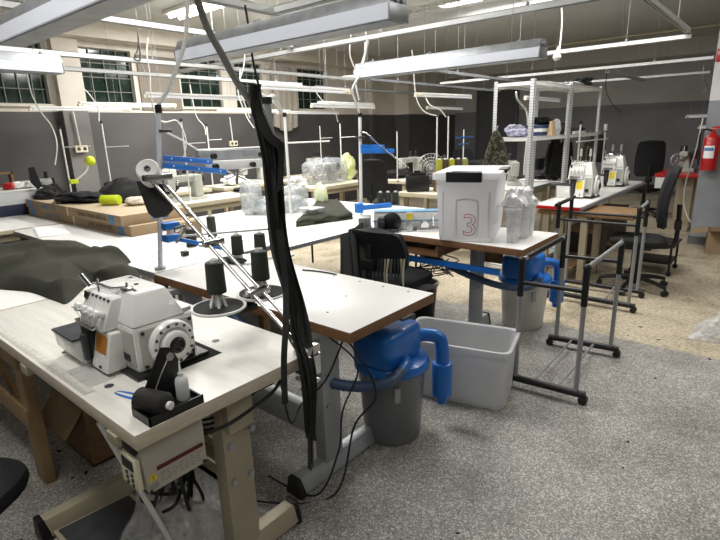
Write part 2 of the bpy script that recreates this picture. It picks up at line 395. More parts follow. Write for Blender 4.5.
def text(body, size, M, m, parent, name='lettering', align='CENTER'):
    cu = bpy.data.curves.new(name, 'FONT'); cu.body = body; cu.size = size; cu.align_x = align; cu.align_y = 'CENTER'; cu.extrude = .0004
    cu.materials.append(m)
    f = bpy.data.objects.new(name + '_curve', cu); C.objects.link(f)
    me = bpy.data.meshes.new_from_object(f.evaluated_get(bpy.context.evaluated_depsgraph_get())); bpy.data.objects.remove(f)
    if not len(me.materials): me.materials.append(m)
    o = bpy.data.objects.new(name, me); C.objects.link(o); o.parent = parent
    o.matrix_local = M
    return o
def frame(o, x, y):                                # matrix from origin, local x and local y
    x = Vector(x).normalized(); z = x.cross(Vector(y)).normalized(); y = z.cross(x)
    return Matrix(((x.x, y.x, z.x, o[0]), (x.y, y.y, z.y, o[1]), (x.z, y.z, z.z, o[2]), (0, 0, 0, 1)))
def T(x, y, z): return Matrix.Translation((x, y, z))
# ================================================================== THE ROOM
ZC = 3.05
struct(MB().box(-2, 12.5, -3.5, 7.5, -.1, 0), 'floor', M_floor)
struct(MB().box(-2.1, 12.6, -3.6, 7.6, ZC, ZC + .1), 'ceiling', M_ceil)
WX = [(1.2, 1.85), (2.08, 2.72), (3.13, 3.88), (4.64, 5.4), (5.68, 6.28), (7.14, 7.92)]
WZ0, WZ1 = 1.955, 2.70
wb = MB().box(-2.1, 10.4, 7.5, 7.7, 0, WZ0).box(-2.1, 10.4, 7.5, 7.7, WZ1, ZC)
xs = -2.1
for a, b in WX: wb.box(xs, a, 7.5, 7.7, WZ0, WZ1); xs = b
wb.box(xs, 10.4, 7.5, 7.7, WZ0, WZ1)
struct(wb, 'wall_left', M_wallL)
for i, (a, b) in enumerate(WX):
    fr = MB(); y0, y1 = 7.555, 7.575
    nx, nz_ = 4, 4
    for k in range(nx + 1): x = a + (b - a) * k / nx; w = .014 if k in (0, nx) else .005; fr.box(x - w, x + w, y0, y1, WZ0, WZ1)
    for k in range(nz_ + 1): z = WZ0 + (WZ1 - WZ0) * k / nz_; w = .014 if k in (0, nz_) else .005; fr.box(a, b, y0 + .002, y1 - .002, z - w, z + w)
    w = struct(fr, 'window_%d' % (i + 1), M_muntin)
    struct(MB().box(a, b, 7.585, 7.60, WZ0, WZ1), 'pane', M_glass, w)
    struct(MB().box(a - .04, b + .04, 7.46, 7.56, WZ0 - .035, WZ0), 'window_sill', M_cream, w)
struct(MB().box(-2.1, 10.3, 7.2, 7.5, 2.78, ZC), 'trim_1', M_cream)                       # beam above the windows
struct(MB().box(2.8, 3.12, 7.38, 7.5, 0, 2.78), 'trim_2', wall_mat('pilaster_paint', (116, 113, 111), (208, 201, 189), 1.9))                        # pilaster between the windows
struct(MB().box(3.95, 4.6, 7.47, 7.5, 1.9, 2.66), 'trim_3', M_greige)
struct(MB().box(9.3, 9.42, 7.4, 7.5, 0, 2.78), 'trim_4', M_wallL)
struct(MB().box(10.3, 12.5, 7.1, 7.7, 0, ZC), 'trim_5', M_wallL)                           # corner pier
struct(MB().box(12.5, 12.7, -3.6, 7.7, 0, ZC), 'wall_right', M_wallR)
struct(MB().box(12.1, 12.5, -3.5, 7.1, 2.75, ZC), 'trim_6', M_ceil)
struct(MB().box(-2.1, 12.6, -3.7, -3.5, 0, ZC), 'wall_front', M_wallN)
struct(MB().box(-2.2, -2.0, -3.6, 7.6, 0, ZC), 'wall_back', M_wallN)
d = struct(MB().box(12.44, 12.5, 5.33, 6.45, 0, 2.42), 'door_1', M_door)
struct(MB().box(12.41, 12.44, 5.42, 5.86, .15, 2.3, .01).box(12.41, 12.44, 5.92, 6.36, .15, 2.3, .01), 'door_panel', M_door, d)
struct(MB().cyl((12.36, 5.9, 1.0), (12.36, 5.9, 1.14), .012), 'door_handle', M_steel, d)
struct(MB().box(7.5, 8.3, .05, .85, 0, ZC), 'column', M_col)
struct(MB().box(7.485, 8.315, .035, .865, 0, .1), 'baseboard_1', mat('column_skirting', (110, 112, 114), .6))
struct(MB().box(-2, 10.3, 7.485, 7.5, 0, .09), 'baseboard_left', M_door)
struct(MB().box(12.485, 12.5, -3.5, 7.1, 0, .09), 'baseboard_right', M_door)
struct(MB().box(-2, 7.2, 2.05, 2.75, ZC - .16, ZC) if False else MB().box(6.6, 6.9, -3.5, 7.2, ZC - .14, ZC), 'trim_7', M_ceil)

# ------------------------------------------------------------------ suspended rails
def rail(p0, p1, label, hang=2, w=.04, h=.042, m=None):
    p0 = Vector(p0); p1 = Vector(p1); L_ = (p1 - p0).length; c = (p0 + p1) / 2
    rz = math.atan2(-(p1 - p0).x, (p1 - p0).y)
    t = thing('ceiling_rail', label, 'rail', c, rz, 'suspended ceiling rails')
    b = MB(); hw = w / 2
    b.box(-hw, hw, -L_ / 2, L_ / 2, h - .004, h).box(-hw, -hw + .004, -L_ / 2, L_ / 2, 0, h).box(hw - .004, hw, -L_ / 2, L_ / 2, 0, h)
    b.box(-hw, -hw + .013, -L_ / 2, L_ / 2, 0, .004).box(hw - .013, hw, -L_ / 2, L_ / 2, 0, .004)
    place(b, 'channel', m or M_rail, t)
    for k in range(hang):
        y = -L_ / 2 + L_ * (k + .5) / hang
        place(MB().cyl((0, y, h), (0, y, ZC - c.z), .0022, n=6).cyl((0, y, h), (0, y, h + .02), .012, n=8), 'hanger_rod', M_gtube, t)
    return t
RZ = 2.2
rail((3.42, .85, RZ), (3.42, 5.55, RZ), 'long white ceiling rail crossing above the big white lidded bin', 4)
rail((5.55, .83, RZ), (5.55, 5.0, RZ), 'white ceiling rail passing just above the white shelving', 4)
rail((7.6, .88, RZ), (7.6, 4.6, RZ), 'white ceiling rail ending beside the red sign on the column', 3)
rail((9.75, 1.15, RZ), (9.75, 4.8, RZ), 'thin far ceiling rail in front of the grey end wall', 3)
rail((2.27, .85, RZ), (2.27, 2.53, RZ), 'grey ceiling rail over the middle lamp, ending at a corner joint', 2, .05)
rail((1.25, 2.56, RZ), (2.95, 2.56, RZ), 'short ceiling rail meeting the corner joint near the lit ceiling lamps', 2, .05)
rail((3.45, .86, RZ + .045), (5.55, .86, RZ + .045), 'ceiling crosspiece joining two long rails at the upper right', 2)
rail((7.6, 2.05, RZ - .045), (9.75, 2.05, RZ - .045), 'ceiling crosspiece above the white shelving towards the end wall', 2)
rail((.9, 4.67, RZ - .045), (5.5, 4.67, RZ - .045), 'white ceiling rail running in front of the window tops', 4)
rail((1.6, 5.6, RZ - .045), (5.4, 5.6, RZ - .045), 'lower white ceiling rail running across the middle of the windows', 4)
rail((1.1, 3.62, RZ + .045), (3.4, 3.62, RZ + .045), 'ceiling rail crossing in front of the cream beam', 2)
rail((5.3, 3.4, RZ - .05), (8.2, 3.4, RZ - .05), 'grey ceiling rail crossing behind the lamp above the white bin', 2, m=M_galv)
rail((5.6, 4.5, RZ - .05), (9.6, 4.5, RZ - .05), 'grey ceiling rail crossing in front of the dark corner pier', 3, m=M_galv)
rail((5.8, 5.7, RZ - .05), (9.9, 5.7, RZ - .05), 'grey ceiling rail farthest back before the dark door', 3, m=M_galv)
for X, y0, y1, lab in ((7.0, -.5, 5.5, 'cream conduit pipe running along the ceiling above the lidded bin'), (10.6, .2, 6.8, 'grey conduit pipe running under the ceiling before the end wall')):
    solo(MB().cyl((X, y0, ZC - .05), (X, y1, ZC - .05), .016, n=8).box(X - .02, X + .02, y0 + .8, y0 + .83, ZC - .07, ZC).box(X - .02, X + .02, y1 - .8, y1 - .77, ZC - .07, ZC), 'conduit_pipe', M_ivory, lab, 'pipe')

# ------------------------------------------------------------------ lamps
def lamp(p0, p1, zb, label, big=False, plug=None, group='LED lamps hung over the sewing tables', hz=ZC):
    p0 = Vector((*p0, 0)); p1 = Vector((*p1, 0)); L_ = (p1 - p0).length; c = (p0 + p1) / 2; c.z = zb
    rz = math.atan2(-(p1 - p0).x, (p1 - p0).y)
    t = thing('hanging_lamp', label, 'lamp', c, rz, group); h = L_ / 2
    if big:
        place(MB().hexa([(-.06, -h, .055), (.06, -h, .055), (.06, h, .055), (-.06, h, .055)], [(-.038, -h, .105), (.038, -h, .105), (.038, h, .105), (-.038, h, .105)], .003), 'housing', M_galv, t)
        b = MB().hexa([(-.062, -h + .004, 0), (.062, -h + .004, 0), (.062, h - .004, 0), (-.062, h - .004, 0)], [(-.06, -h + .004, .055), (.06, -h + .004, .055), (.06, h - .004, .055), (-.06, h - .004, .055)])
        place(b, 'diffuser', M_diff, t)
        place(MB().box(-.05, .05, -h + .01, h - .01, -.006, 0), 'bottom_tray', M_galv, t)
        for s in (-1, 1):
            place(MB().box(-.064, .064, s * h - .004, s * h + .004, -.004, .06, .003).cyl((-.02, s * h, .07), (-.02, s * (h + .012), .07), .011, n=8).cyl((.02, s * h, .07), (.02, s * (h + .012), .07), .011, n=8), 'end_cap', M_steel, t)
        for k in (-.8, .1, .8): place(MB().box(-.03, .03, k * h - .01, k * h + .01, .105, .112).cyl((0, k * h, .11), (0, k * h, .125), .008, n=6), 'mount_clip', M_steel, t)
        top = .105
    else:
        place(MB().box(-.022, .022, -h, h, .028, .052, .004), 'housing', M_white, t)
        place(MB().cyl((0, -h + .03, .014), (0, h - .03, .014), .0145, n=10), 'tube', M_tube, t)
        for s in (-1, 1): place(MB().box(-.018, .018, s * h - .016, s * h + .016, -.004, .03, .004), 'end_cap', M_ivory, t)
        if plug: place(MB().box(-.026, .026, plug * h - .05, plug * h + .05, .012, .05, .005).cyl((.03, plug * h - .02, .03), (.022, plug * h - .02, .03), .012, n=8), 'socket', M_ivory, t)
        top = .052
    for s in (-.72, .72): place(MB().cyl((0, s * h, top), (0, s * h, hz - zb), .0016, n=6), 'suspension_wire', M_gtube, t)
    return t
lamp((.85, 1.15), (.85, 2.68), 1.905, 'large grey and white lamp at the upper left corner, over the overlock table', True)
lamp((1.72, 1.23), (1.72, 2.71), 1.905, 'large grey and white lamp in the upper middle, over the brown-edged table', True)
lamp((3.27, 1.26), (3.27, 2.73), 1.905, 'large grey and white lamp over the table with the lidded bin', True)
lamp((3.15, 3.84), (4.42, 3.84), 1.9, 'white tube lamp just above the top of the black strap bundle', plug=.92)
lamp((2.78, 5.2), (4.04, 5.2), 1.9, 'white tube lamp beside the top of the tall left pole', plug=None)
lamp((2.74, 6.7), (4.0, 6.7), 1.89, 'white tube lamp below the second window, with a socket on its right end', plug=.95)
lamp((2.3, 7.0), (3.5, 7.0), 1.85, 'white tube lamp lowest on the left, touching the pilaster line', plug=.95)
lamp((.45, 3.75), (1.45, 3.75), 1.92, 'thick grey-white lamp at the left edge before the first window', True)
lamp((4.75, 6.75), (6.2, 6.75), 1.84, 'white tube lamp below the middle window behind the black straps', plug=-.9)
lamp((5.7, 5.55), (7.0, 5.55), 1.9, 'white tube lamp below the curtain, socket at its left end', plug=-.92)
lamp((6.05, 6.9), (7.6, 6.9), 1.83, 'thin white tube lamp in front of the window wall beyond the curtain')
lamp((5.6, 3.75), (6.75, 3.6), 1.9, 'thin lamp with loose white cables in front of the grey corner pier', plug=-.9)
lamp((8.3, 5.3), (9.6, 5.3), 1.86, 'thin lamp before the dark door, with a white plug at one end', plug=-.95)
lamp((7.0, 2.9), (8.3, 2.9), 1.85, 'small lamp seen through the open white shelving', plug=-.9)
lamp((10.6, 1.12), (10.6, 1.5), 1.56, 'short white lamp close to the column on the end wall side, upper one')
lamp((10.3, 1.06), (10.3, 1.26), 1.38, 'short white lamp close to the column on the end wall side, lower one')
lamp((4.9, 4.9), (6.2, 4.9), 1.82, 'thin grey lamp near the pole with the blue spool bracket')
def ceiling_lamp(x, y, label, lit=True):
    t = thing('ceiling_light', label, 'ceiling lamp', (x, y, ZC), 0, 'ceiling fluorescent lamps')
    if lit:
        place(MB().box(-.15, .15, -.65, .65, -.05, 0, .01), 'housing', M_white, t)
        for s in (-1, 1): place(MB().cyl((s * .07, -.6, -.07), (s * .07, .6, -.07), .02, n=10), 'tube', M_ctube, t)
    else:
        place(MB().box(-.2, .2, -.62, .62, -.03, 0), 'housing', M_white, t)
        b = MB()
        for k in range(13): y_ = -.6 + .1 * k; b.box(-.19, .19, y_ - .004, y_ + .004, -.08, -.03)
        for s in (-.19, 0, .19): b.box(s - .006, s + .006, -.62, .62, -.085, -.03)
        place(b, 'louvre', M_white, t)
    return t
ceiling_lamp(3.95, 5.75, 'brightly lit ceiling lamp at the upper left behind the hanging grey cable')
ceiling_lamp(5.35, 5.35, 'brightly lit ceiling lamp above the middle table lamp')
ceiling_lamp(5.9, 3.75, 'unlit white louvred ceiling lamp at the top centre', False)
# ================================================================== TABLES
def tleg(x, y, x0, x1, zt, m, capm, cw=.055, cd=.032, cap='foot_cap'):
    # one T leg: column, foot and head bracket in one steel weldment
    b = MB().box(x - cw, x + cw, y - cd, y + cd, .07, zt - .03, .004).hexa([(x0, y - .045, .012), (x1, y - .045, .012), (x1, y + .045, .012), (x0, y + .045, .012)], [(x0, y - .026, .085), (x1, y - .026, .085), (x1, y + .026, .085), (x0, y + .026, .085)], .006)
    b.box(x0 + .06, x1 - .06, y - .03, y + .03, zt - .035, zt, .003)
    return b
def table(name, label, x0, x1, y0, y1, zt=.76, th=.045, top=None, edge=None, legm=None, legs=(), foot=None, group=None, style='T', stretch=True, col=None, bracket=None):
    top = top or M_ttop; edge = edge or M_tedge; legm = legm or M_gleg
    t = thing(name, label, 'table', ((x0 + x1) / 2, (y0 + y1) / 2, 0), 0, group)
    place(MB().box(x0, x1, y0, y1, zt - th, zt, .0025, m=1, top=0), 'tabletop', [top, edge], t, world=True)
    zu = zt - th
    xc = col if col is not None else (x0 + x1) / 2
    if style == 'T':
        f0, f1 = foot or (x0 - .02, x1 + .02)
        for y in legs:
            l = place(tleg(xc, y, f0, f1, zu, legm, None), 'leg', legm, t, world=True)
            for xx, s in ((f0, -1), (f1, 1)): place(MB().hexa([(xx - .012, y - .048, 0), (xx + .03 if s < 0 else xx + .012, y - .048, 0), (xx + .03 if s < 0 else xx + .012, y + .048, 0), (xx - .012, y + .048, 0)], [(xx - .012, y - .029, .09), (xx + .012, y - .029, .09), (xx + .012, y + .029, .09), (xx - .012, y + .029, .09)], .006), 'foot_cap', M_black, l, world=True)
            for q in (.35, .5): place(MB().cyl((xc - .03, y - .03, q), (xc - .03, y - .04, q), .009, n=8), 'bolt', M_steel, l, world=True)
        if stretch and len(legs) > 1: place(MB().box(xc - .03, xc + .03, min(legs) + .03, max(legs) - .03, .16, .29, .004), 'stretcher', legm, t, world=True)
    elif style == 'post':
        for x in (x0 + .06, x1 - .06):
            for y in (y0 + .06, y1 - .06): place(MB().box(x - .028, x + .028, y - .028, y + .028, 0, zu, .004), 'leg', legm, t, world=True)
        place(MB().box(x0 + .06, x1 - .06, y0 + .05, y0 + .075, zu - .07, zu), 'apron', legm, t, world=True)
    elif style == 'thin':
        for x in (x0 + .05, x1 - .05):
            for y in (y0 + .08, y1 - .08): place(MB().cyl((x, y, 0), (x, y, zu), .013, n=10), 'leg', M_blackm, t, world=True)
    return t
def cwq(x): return .03

# --- the overlock table in the foreground
tA = table('overlock_table', 'pale wood-grain sewing table in the foreground carrying the overlock machine', .485, 1.162, 1.19, 2.66, top=M_wood, edge=M_woode, legm=M_cleg, legs=(1.33, 2.03), foot=(.42, 1.1), col=.86, stretch=False)
b = MB().box(.86 - .045, .86 + .045, 1.36, 2.0, .33, .36, .004).box(.86 - .045, .86 - .038, 1.36, 2.0, .33, .4).box(.86 + .038, .86 + .045, 1.36, 2.0, .33, .4)
place(b, 'stretcher', M_cleg, tA, world=True)
place(MB().box(.81, .91, 1.262, 1.3, .56, .70, .004), 'leg_bracket', M_cleg, tA, world=True)
for x, z in ((.83, .49), (.92, .52), (.83, .36), (.90, .35)): place(MB().cyl((x, 1.299, z), (x, 1.288, z), .011, n=10), 'bolt', M_steel, tA, world=True)
place(MB().cyl(ax(99, 422, .515), ay(176, 550, 1.44), .009, n=8), 'brace', M_white, tA, world=True)
# recessed machine opening with its black pan
place(MB().box(.66, .93, 1.44, 1.80, .757, .7612), 'machine_cutout', M_dark, tA, world=True)
# holes, cover plate, printed rule
for x, y in ((.592, 1.911), (.57, 1.52), (.98, 1.55)): place(MB().cyl((x, y, .7595), (x, y, .7612), .014, n=16), 'table_hole', M_dgrey, tA, world=True)
place(MB().box(.525, .61, 1.56, 1.74, .7598, .7618, .0006), 'slide_plate', mat('satin_plate', (196, 195, 190), .3, .1, var=.04), tA, world=True)
solo(MB().box(.495, .53, 1.52, 2.45, .7603, .7612), 'ruler_strip', mat('ruler_film', (240, 238, 230), .25, alpha=.3), 'clear measuring strip taped along the front of the overlock table', 'ruler')
rb = MB()
for k in range(94):
    y = 1.525 + k * .01; w_ = .03 if k % 10 == 0 else (.018 if k % 5 == 0 else .011); rb.box(.4975, .4975 + w_, y - .0006, y + .0006, .7612, .7615)
place(rb, 'ruler_marks', M_dgrey, bpy.data.objects['ruler_strip'], world=True)
# --- white table further left in the same row
tA2 = thing('trestle_table', 'white table top on a pine trestle at the left edge', 'table', (.85, 3.6, 0))
place(MB().box(.46, 1.27, 2.67, 4.35, .725, .76, .002, m=1, top=0), 'tabletop', [M_ttop, M_woode], tA2, world=True)
for (x, y) in ((.52, 2.42), (.52, 4.2), (1.2, 2.78), (1.2, 4.2)):
    if y < 2.5: continue
    place(MB().box(x - .03, x + .03, y - .04, y + .04, 0, .725, .003), 'leg', M_pine, tA2, world=True)
fw = thing('pine_trestle', 'rough pine plank trestle under the tables at the left edge', 'trestle', (.57, 2.8, 0))
for (x, y) in ((.57, 2.41), (.57, 3.2)): place(MB().box(x - .022, x + .022, y - .05, y + .05, 0, .71 if y < 2.6 else .72, .003), 'leg', M_pine, fw, world=True)
for z0 in (.33, .62): place(MB().box(.535, .55, 2.36, 3.3, z0 - .045, z0 + .045, .002), 'rail', M_pine, fw, world=True)
place(MB().hexa([(.592, 2.46, .08), (.61, 2.46, .08), (.61, 3.15, .52), (.592, 3.15, .52)], [(.592, 2.46, .15), (.61, 2.46, .15), (.61, 3.15, .6), (.592, 3.15, .6)]), 'diagonal', M_pine, fw, world=True)
cbx = thing('scrap_box', 'torn open cardboard carton under the overlock table beside the pine trestle', 'box', (.95, 2.5, 0))
b = MB().box(.74, .76, 2.32, 2.7, 0, .3).box(1.1, 1.12, 2.32, 2.7, 0, .3).box(.76, 1.1, 2.68, 2.7, 0, .3).box(.76, 1.1, 2.32, 2.34, 0, .3).box(.74, 1.12, 2.32, 2.7, 0, .01)
place(b, 'carton', M_chip, cbx, world=True)
place(MB().hexa([(.64, 2.3, .2), (.75, 2.34, .3), (.75, 2.68, .3), (.64, 2.64, .18)], [(.64, 2.3, .206), (.75, 2.34, .306), (.75, 2.68, .306), (.64, 2.64, .186)]), 'flap', M_card, cbx, world=True)

# --- brown-edged table with the smoky bucket below
tB = table('sewing_table', 'white brown-edged sewing table in the middle with empty top and smoky bucket below', 1.332, 1.932, 1.19, 2.655, legs=(1.42, 2.45), foot=(1.2, 1.86), col=1.42)
for x, y in ((1.40, 1.62), (1.39, 1.95), (1.45, 1.42), (1.88, 1.3), (1.88, 1.45), (1.88, 1.6), (1.88, 1.78), (1.87, 2.0), (1.6, 1.75), (1.66, 1.5), (1.72, 1.72)): place(MB().cyl((x, y, .7595), (x, y, .7608), .006, n=10), 'screw_hole', M_dgrey, tB, world=True)
# --- table with the lidded bin
tC = table('sewing_table', 'white brown-edged sewing table carrying the big lidded bin', 2.978, 3.607, 1.195, 2.5, legs=(1.68, 2.36), foot=(3.05, 3.5), col=3.33, stretch=False)
place(MB().box(3.0, 3.4, 1.82, 2.4, .62, .645, .002).box(3.0, 3.4, 1.82, 1.84, .645, .70).box(3.0, 3.4, 2.38, 2.4, .645, .715).box(3.0, 3.02, 1.84, 2.38, .645, .67), 'drawer', M_tedge, tC, world=True)
place(MB().box(3.5, 3.515, 1.56, 1.78, .5, .715, .002), 'modesty_board', M_chip, tC, world=True)
# --- second row of white tops
tB2 = table('packing_table', 'long white table under the flat cardboard cartons', 1.345, 2.19, 2.665, 5.05, th=.035, edge=M_greyedge, style='post', legm=M_chip)
tE = table('cutting_table', 'white grey-edged table carrying the folded olive fabric', 2.2, 3.30, 2.52, 4.25, th=.03, edge=M_greyedge, style='thin')
place(MB().box(2.94, 3.24, 2.55, 2.585, 0, .73, .002), 'side_panel', M_chip, tE, world=True)
place(MB().box(2.9, 2.93, 2.585, 4.1, .05, .3, .002), 'low_board', M_chip, tE, world=True)
tC2 = table('white_table', 'white table behind the pole with the blue spool bracket', 3.31, 4.15, 2.66, 4.3, th=.03, edge=M_greyedge, style='thin')
tB3 = table('side_table', 'white table behind the long white one, under the white cabinet', .85, 2.45, 5.12, 6.42, th=.035, edge=M_palee, style='post', legm=M_cleg)
# --- pale tables of the back rows
PALE = dict(top=M_pale, edge=M_palee, legm=M_cleg, style='post', group=None, th=.05)
table('machine_table', 'pale beige table with the white sewing machine beside the tall left pole', 2.75, 4.15, 5.2, 5.8, **PALE)
table('machine_table', 'pale beige table with the bagged machine under clear plastic', 4.95, 6.2, 5.0, 5.6, **PALE)
table('machine_table', 'pale beige table with the small black machine left of the lidded bin', 5.1, 5.75, 2.3, 3.7, **PALE)
table('machine_table', 'pale table along the window wall under the lime lamp machine', .7, 2.72, 6.45, 7.05, **PALE)
table('machine_table', 'pale table along the window wall below the second window', 2.9, 4.3, 6.45, 7.05, **PALE)
table('machine_table', 'pale table along the window wall behind the long twin beams', 4.4, 5.9, 6.3, 6.9, **PALE)
table('machine_table', 'pale table along the window wall under the curtain', 6.1, 7.7, 6.4, 7.0, **PALE)
table('machine_table', 'white table with the dark cloth heap left of the fan', 6.3, 7.6, 4.4, 5.3, **PALE)
table('machine_table', 'pale table with the wire fan and yellow spools', 6.9, 8.1, 3.4, 4.2, **PALE)
# --- white overlock bench at the right
tD = thing('overlock_bench', 'white bench with grey rounded edge carrying the two white overlock machines', 'table', (6.2, 1.66, 0))
place(MB().prism([(4.9, 1.445), (6.22, 1.445), (6.22, 1.88), (4.9, 1.88)], .042, T(0, 0, .718), .004).prism([(6.225, 1.445), (7.48, 1.445), (7.54, 1.5), (7.54, 1.88), (6.225, 1.88)], .042, T(0, 0, .718), .004), 'tabletop', M_ttop, tD, world=True)
place(MB().box(4.9, 6.2, 1.428, 1.448, .72, .755, .004).box(6.225, 7.48, 1.428, 1.448, .72, .755, .004), 'edge_band', M_greyedge, tD, world=True)
place(MB().box(4.885, 4.902, 1.44, 1.96, .722, .752, .002), 'red_edge', M_red, tD, world=True)
for x in (5.65, 5.95, 6.45, 7.3): place(MB().box(x - .03, x + .03, 1.78, 1.85, 0, .718, .004), 'leg', M_cleg, tD, world=True)
place(MB().box(5.65, 7.3, 1.8, 1.83, .2, .27), 'stretcher', M_cleg, tD, world=True)
tW = thing('low_bench', 'low tan wooden bench just behind the second clothes rack', 'bench', (5.2, 1.4, 0))
place(MB().box(4.95, 5.5, 1.0, 1.86, .662, .70, .003), 'bench_top', M_chip, tW, world=True)
for x, y in ((5.0, 1.78), (5.45, 1.78), (5.45, 1.42), (5.0, 1.42)): place(MB().box(x - .03, x + .03, y - .03, y + .03, 0, .662, .003), 'leg', M_cleg, tW, world=True)
place(MB().box(4.99, 5.46, 1.5, 1.76, .12, .14), 'lower_shelf', M_chip, tW, world=True)
table('machine_table', 'white table behind the white shelving with small machines', 5.85, 6.95, 2.45, 3.2, top=M_ttop, edge=M_greyedge, style='post', legm=M_cleg, th=.04)
tR = thing('red_bench', 'red-topped bench with cream legs beside the column', 'table', (8.6, 1.2, 0))
place(MB().box(8.25, 9.3, .75, 1.46, .755, .80, .004), 'tabletop', M_red, tR, world=True)
for y in (1.0,): place(MB().box(8.5, 8.6, y, y + .14, .05, .755, .005), 'leg', M_cleg, tR, world=True)
place(MB().box(8.3, 9.0, .98, 1.08, 0, .06, .004), 'foot', M_cleg, tR, world=True)
place(MB().box(9.15, 9.22, .9, 1.3, 0, .755, .005), 'leg', M_cleg, tR, world=True)
place(MB().box(8.235, 8.25, 1.25, 1.44, .6, .75), 'white_box', M_white, tR, world=True)

# ================================================================== OVERLOCK MACHINE (front = -x, handwheel = -y)
def overlock(label, loc, group=None, yellow=False, rz=0):
    t = thing('overlock_machine', label, 'sewing machine', loc, rz, group)
    place(MB().box(-.12, .14, -.19, .17, 0, .014, .004), 'base_gasket', M_black, t)
    b = MB().box(-.10, .11, -.165, .13, .012, .165, .014)
    body = place(b, 'body', M_machine, t)
    place(MB().box(-.1025, -.095, -.155, -.045, .03, .15, .004), 'side_plate', M_machine2, body)
    place(MB().box(-.1045, -.1, -.125, -.06, .045, .07), 'nameplate', M_black, body)
    place(MB().hexa([(-.1, -.165, .165), (.085, -.165, .165), (.085, .13, .165), (-.1, .13, .165)], [(-.062, -.12, .262), (.05, -.12, .262), (.05, .13, .262), (-.062, .13, .262)], .01), 'top_cover', M_machine, t)
    place(MB().box(.075, .115, -.15, .12, .165, .18, .004).box(.112, .12, -.12, .1, .05, .15, .003), 'rear_rim', M_machine2, t)
    hd = place(MB().hexa([(-.15, -.06, .14), (-.04, -.06, .14), (-.04, .13, .14), (-.15, .13, .14)], [(-.105, -.06, .245), (-.03, -.06, .245), (-.03, .13, .245), (-.105, .13, .245)], .014), 'head', M_machine, t)
    for k in range(4):
        y = -.04 + k * .045
        place(MB().lathe([(.008, 0), (.011, .004), (.011, .02), (.0145, .022), (.0145, .034), (.01, .037)], (-.126, y, .195), (-1, 0, .3), 14).cyl((-.162, y, .205), (-.17, y, .208), .004, n=8), 'tension_knob', M_white, hd)
    place(MB().cyl((-.108, .105, .23), (-.118, .105, .234), .012, n=14), 'badge', M_black, hd)
    kb = MB()
    for k in range(7): y = -.045 + k * .028; kb.cyl((-.104, y, .236), (-.112, y, .24), .0045, n=8)
    place(kb, 'screw', M_dgrey, hd)
    place(MB().box(-.168, -.15, -.03, .1, .15, .165, .003).cyl((-.155, .085, .06), (-.155, .085, .16), .006, n=8).cyl((-.155, .05, .08), (-.155, .05, .155), .004, n=8).box(-.175, -.14, .075, .1, .055, .075, .004), 'needle_bar', M_chrome, t)
    place(MB().box(-.16, -.07, .02, .085, .018, .14, .006), 'looper_recess', M_black, t)
    place(MB().box(-.176, -.158, .035, .06, .03, .12, .003), 'looper_door', M_dgrey, t)
    b = MB().prism([(-.03, 0), (-.165, 0), (-.19, .04), (-.195, .095), (-.03, .095)], .17, frame((0, .245, 0), (1, 0, 0), (0, 0, 1)), .008)
    wp = place(b, 'work_plate', M_machine, t)
    place(MB().box(-.198, -.03, .072, .248, .094, .103, .003), 'plate_cover', M_dgrey, wp)
    b = MB().hexa([(-.165, -.085, .012), (-.1, -.085, .012), (-.1, .03, .012), (-.165, .03, .012)], [(-.135, -.085, .14), (-.1, -.085, .14), (-.1, .03, .14), (-.135, .03, .14)], .006)
    fc = place(b, 'front_cover', M_machine, t)
    place(MB().hexa([(-.1525, -.066, .068), (-.147, -.066, .068), (-.147, .012, .068), (-.1525, .012, .068)], [(-.1395, -.066, .128), (-.134, -.066, .128), (-.134, .012, .128), (-.1395, .012, .128)]), 'label_plate', M_yel if yellow else M_orange, fc)
    place(MB().cyl((-.166, -.045, .03), (-.17, -.045, .03), .006, n=8), 'screw', M_black, fc)
    # handwheel on the -y side
    place(MB().hexa([(-.085, -.17, .02), (.1, -.17, .02), (.1, -.165, .02), (-.085, -.165, .02)], [(-.085, -.172, .155), (.1, -.172, .155), (.1, -.165, .155), (-.085, -.165, .155)], .002), 'end_plate', M_machine2, t)
    hw = place(MB().lathe([(.03, .0), (.074, .0), (.078, .008), (.078, .022), (.072, .03), (.056, .031), (.05, .02), (.046, .02), (.046, .045), (.04, .05), (.028, .05), (.026, .036)], (.012, -.17, .088), (0, -1, 0), 36), 'handwheel', M_machine, t)
    place(MB().lathe([(.025, 0), (.025, .056), (.018, .06), (.012, .052)], (.012, -.17, .088), (0, -1, 0), 20), 'hub', M_black, hw)
    sb = MB()
    for k in range(14):
        a = 2 * PI * k / 14; sb.box(.012 + .065 * math.cos(a) - .004, .012 + .065 * math.cos(a) + .004, -.2035, -.199, .088 + .065 * math.sin(a) - .004, .088 + .065 * math.sin(a) + .004)
    place(sb, 'vent', M_dgrey, hw)
    for x, z in ((-.075, .03), (.09, .03), (-.075, .145), (.09, .145)): place(MB().cyl((x, -.17, z), (x, -.176, z), .006, n=8), 'screw', M_black, t)
    # thread guide on top
    tg = place(MB().cyl((-.09, .06, .24), (-.09, .06, .29), .004, n=8).cyl((-.045, -.05, .255), (-.045, -.05, .285), .004, n=8).tube([(-.09, .12, .262), (-.09, .06, .275), (-.08, -.01, .268), (-.045, -.05, .268), (-.04, -.1, .262)], .0045, 8).cyl((-.1, .1, .262), (-.118, .115, .305), .008, n=10), 'thread_guide', M_chrome, t)
    place(MB().lathe([(.012, 0), (.02, .004), (.02, .008), (.01, .012)], (-.05, -.055, .262), (0, 0, 1), 16), 'guide_disc', M_chrome, tg)
    wv = MB()
    for k in range(4): wv.tube([(-.16, -.03 + k * .042, .2), (-.155, -.01 + k * .03, .165), (-.152, .03 + k * .014, .15)], .0012, 5)
    place(wv, 'thread', M_wthread, t)
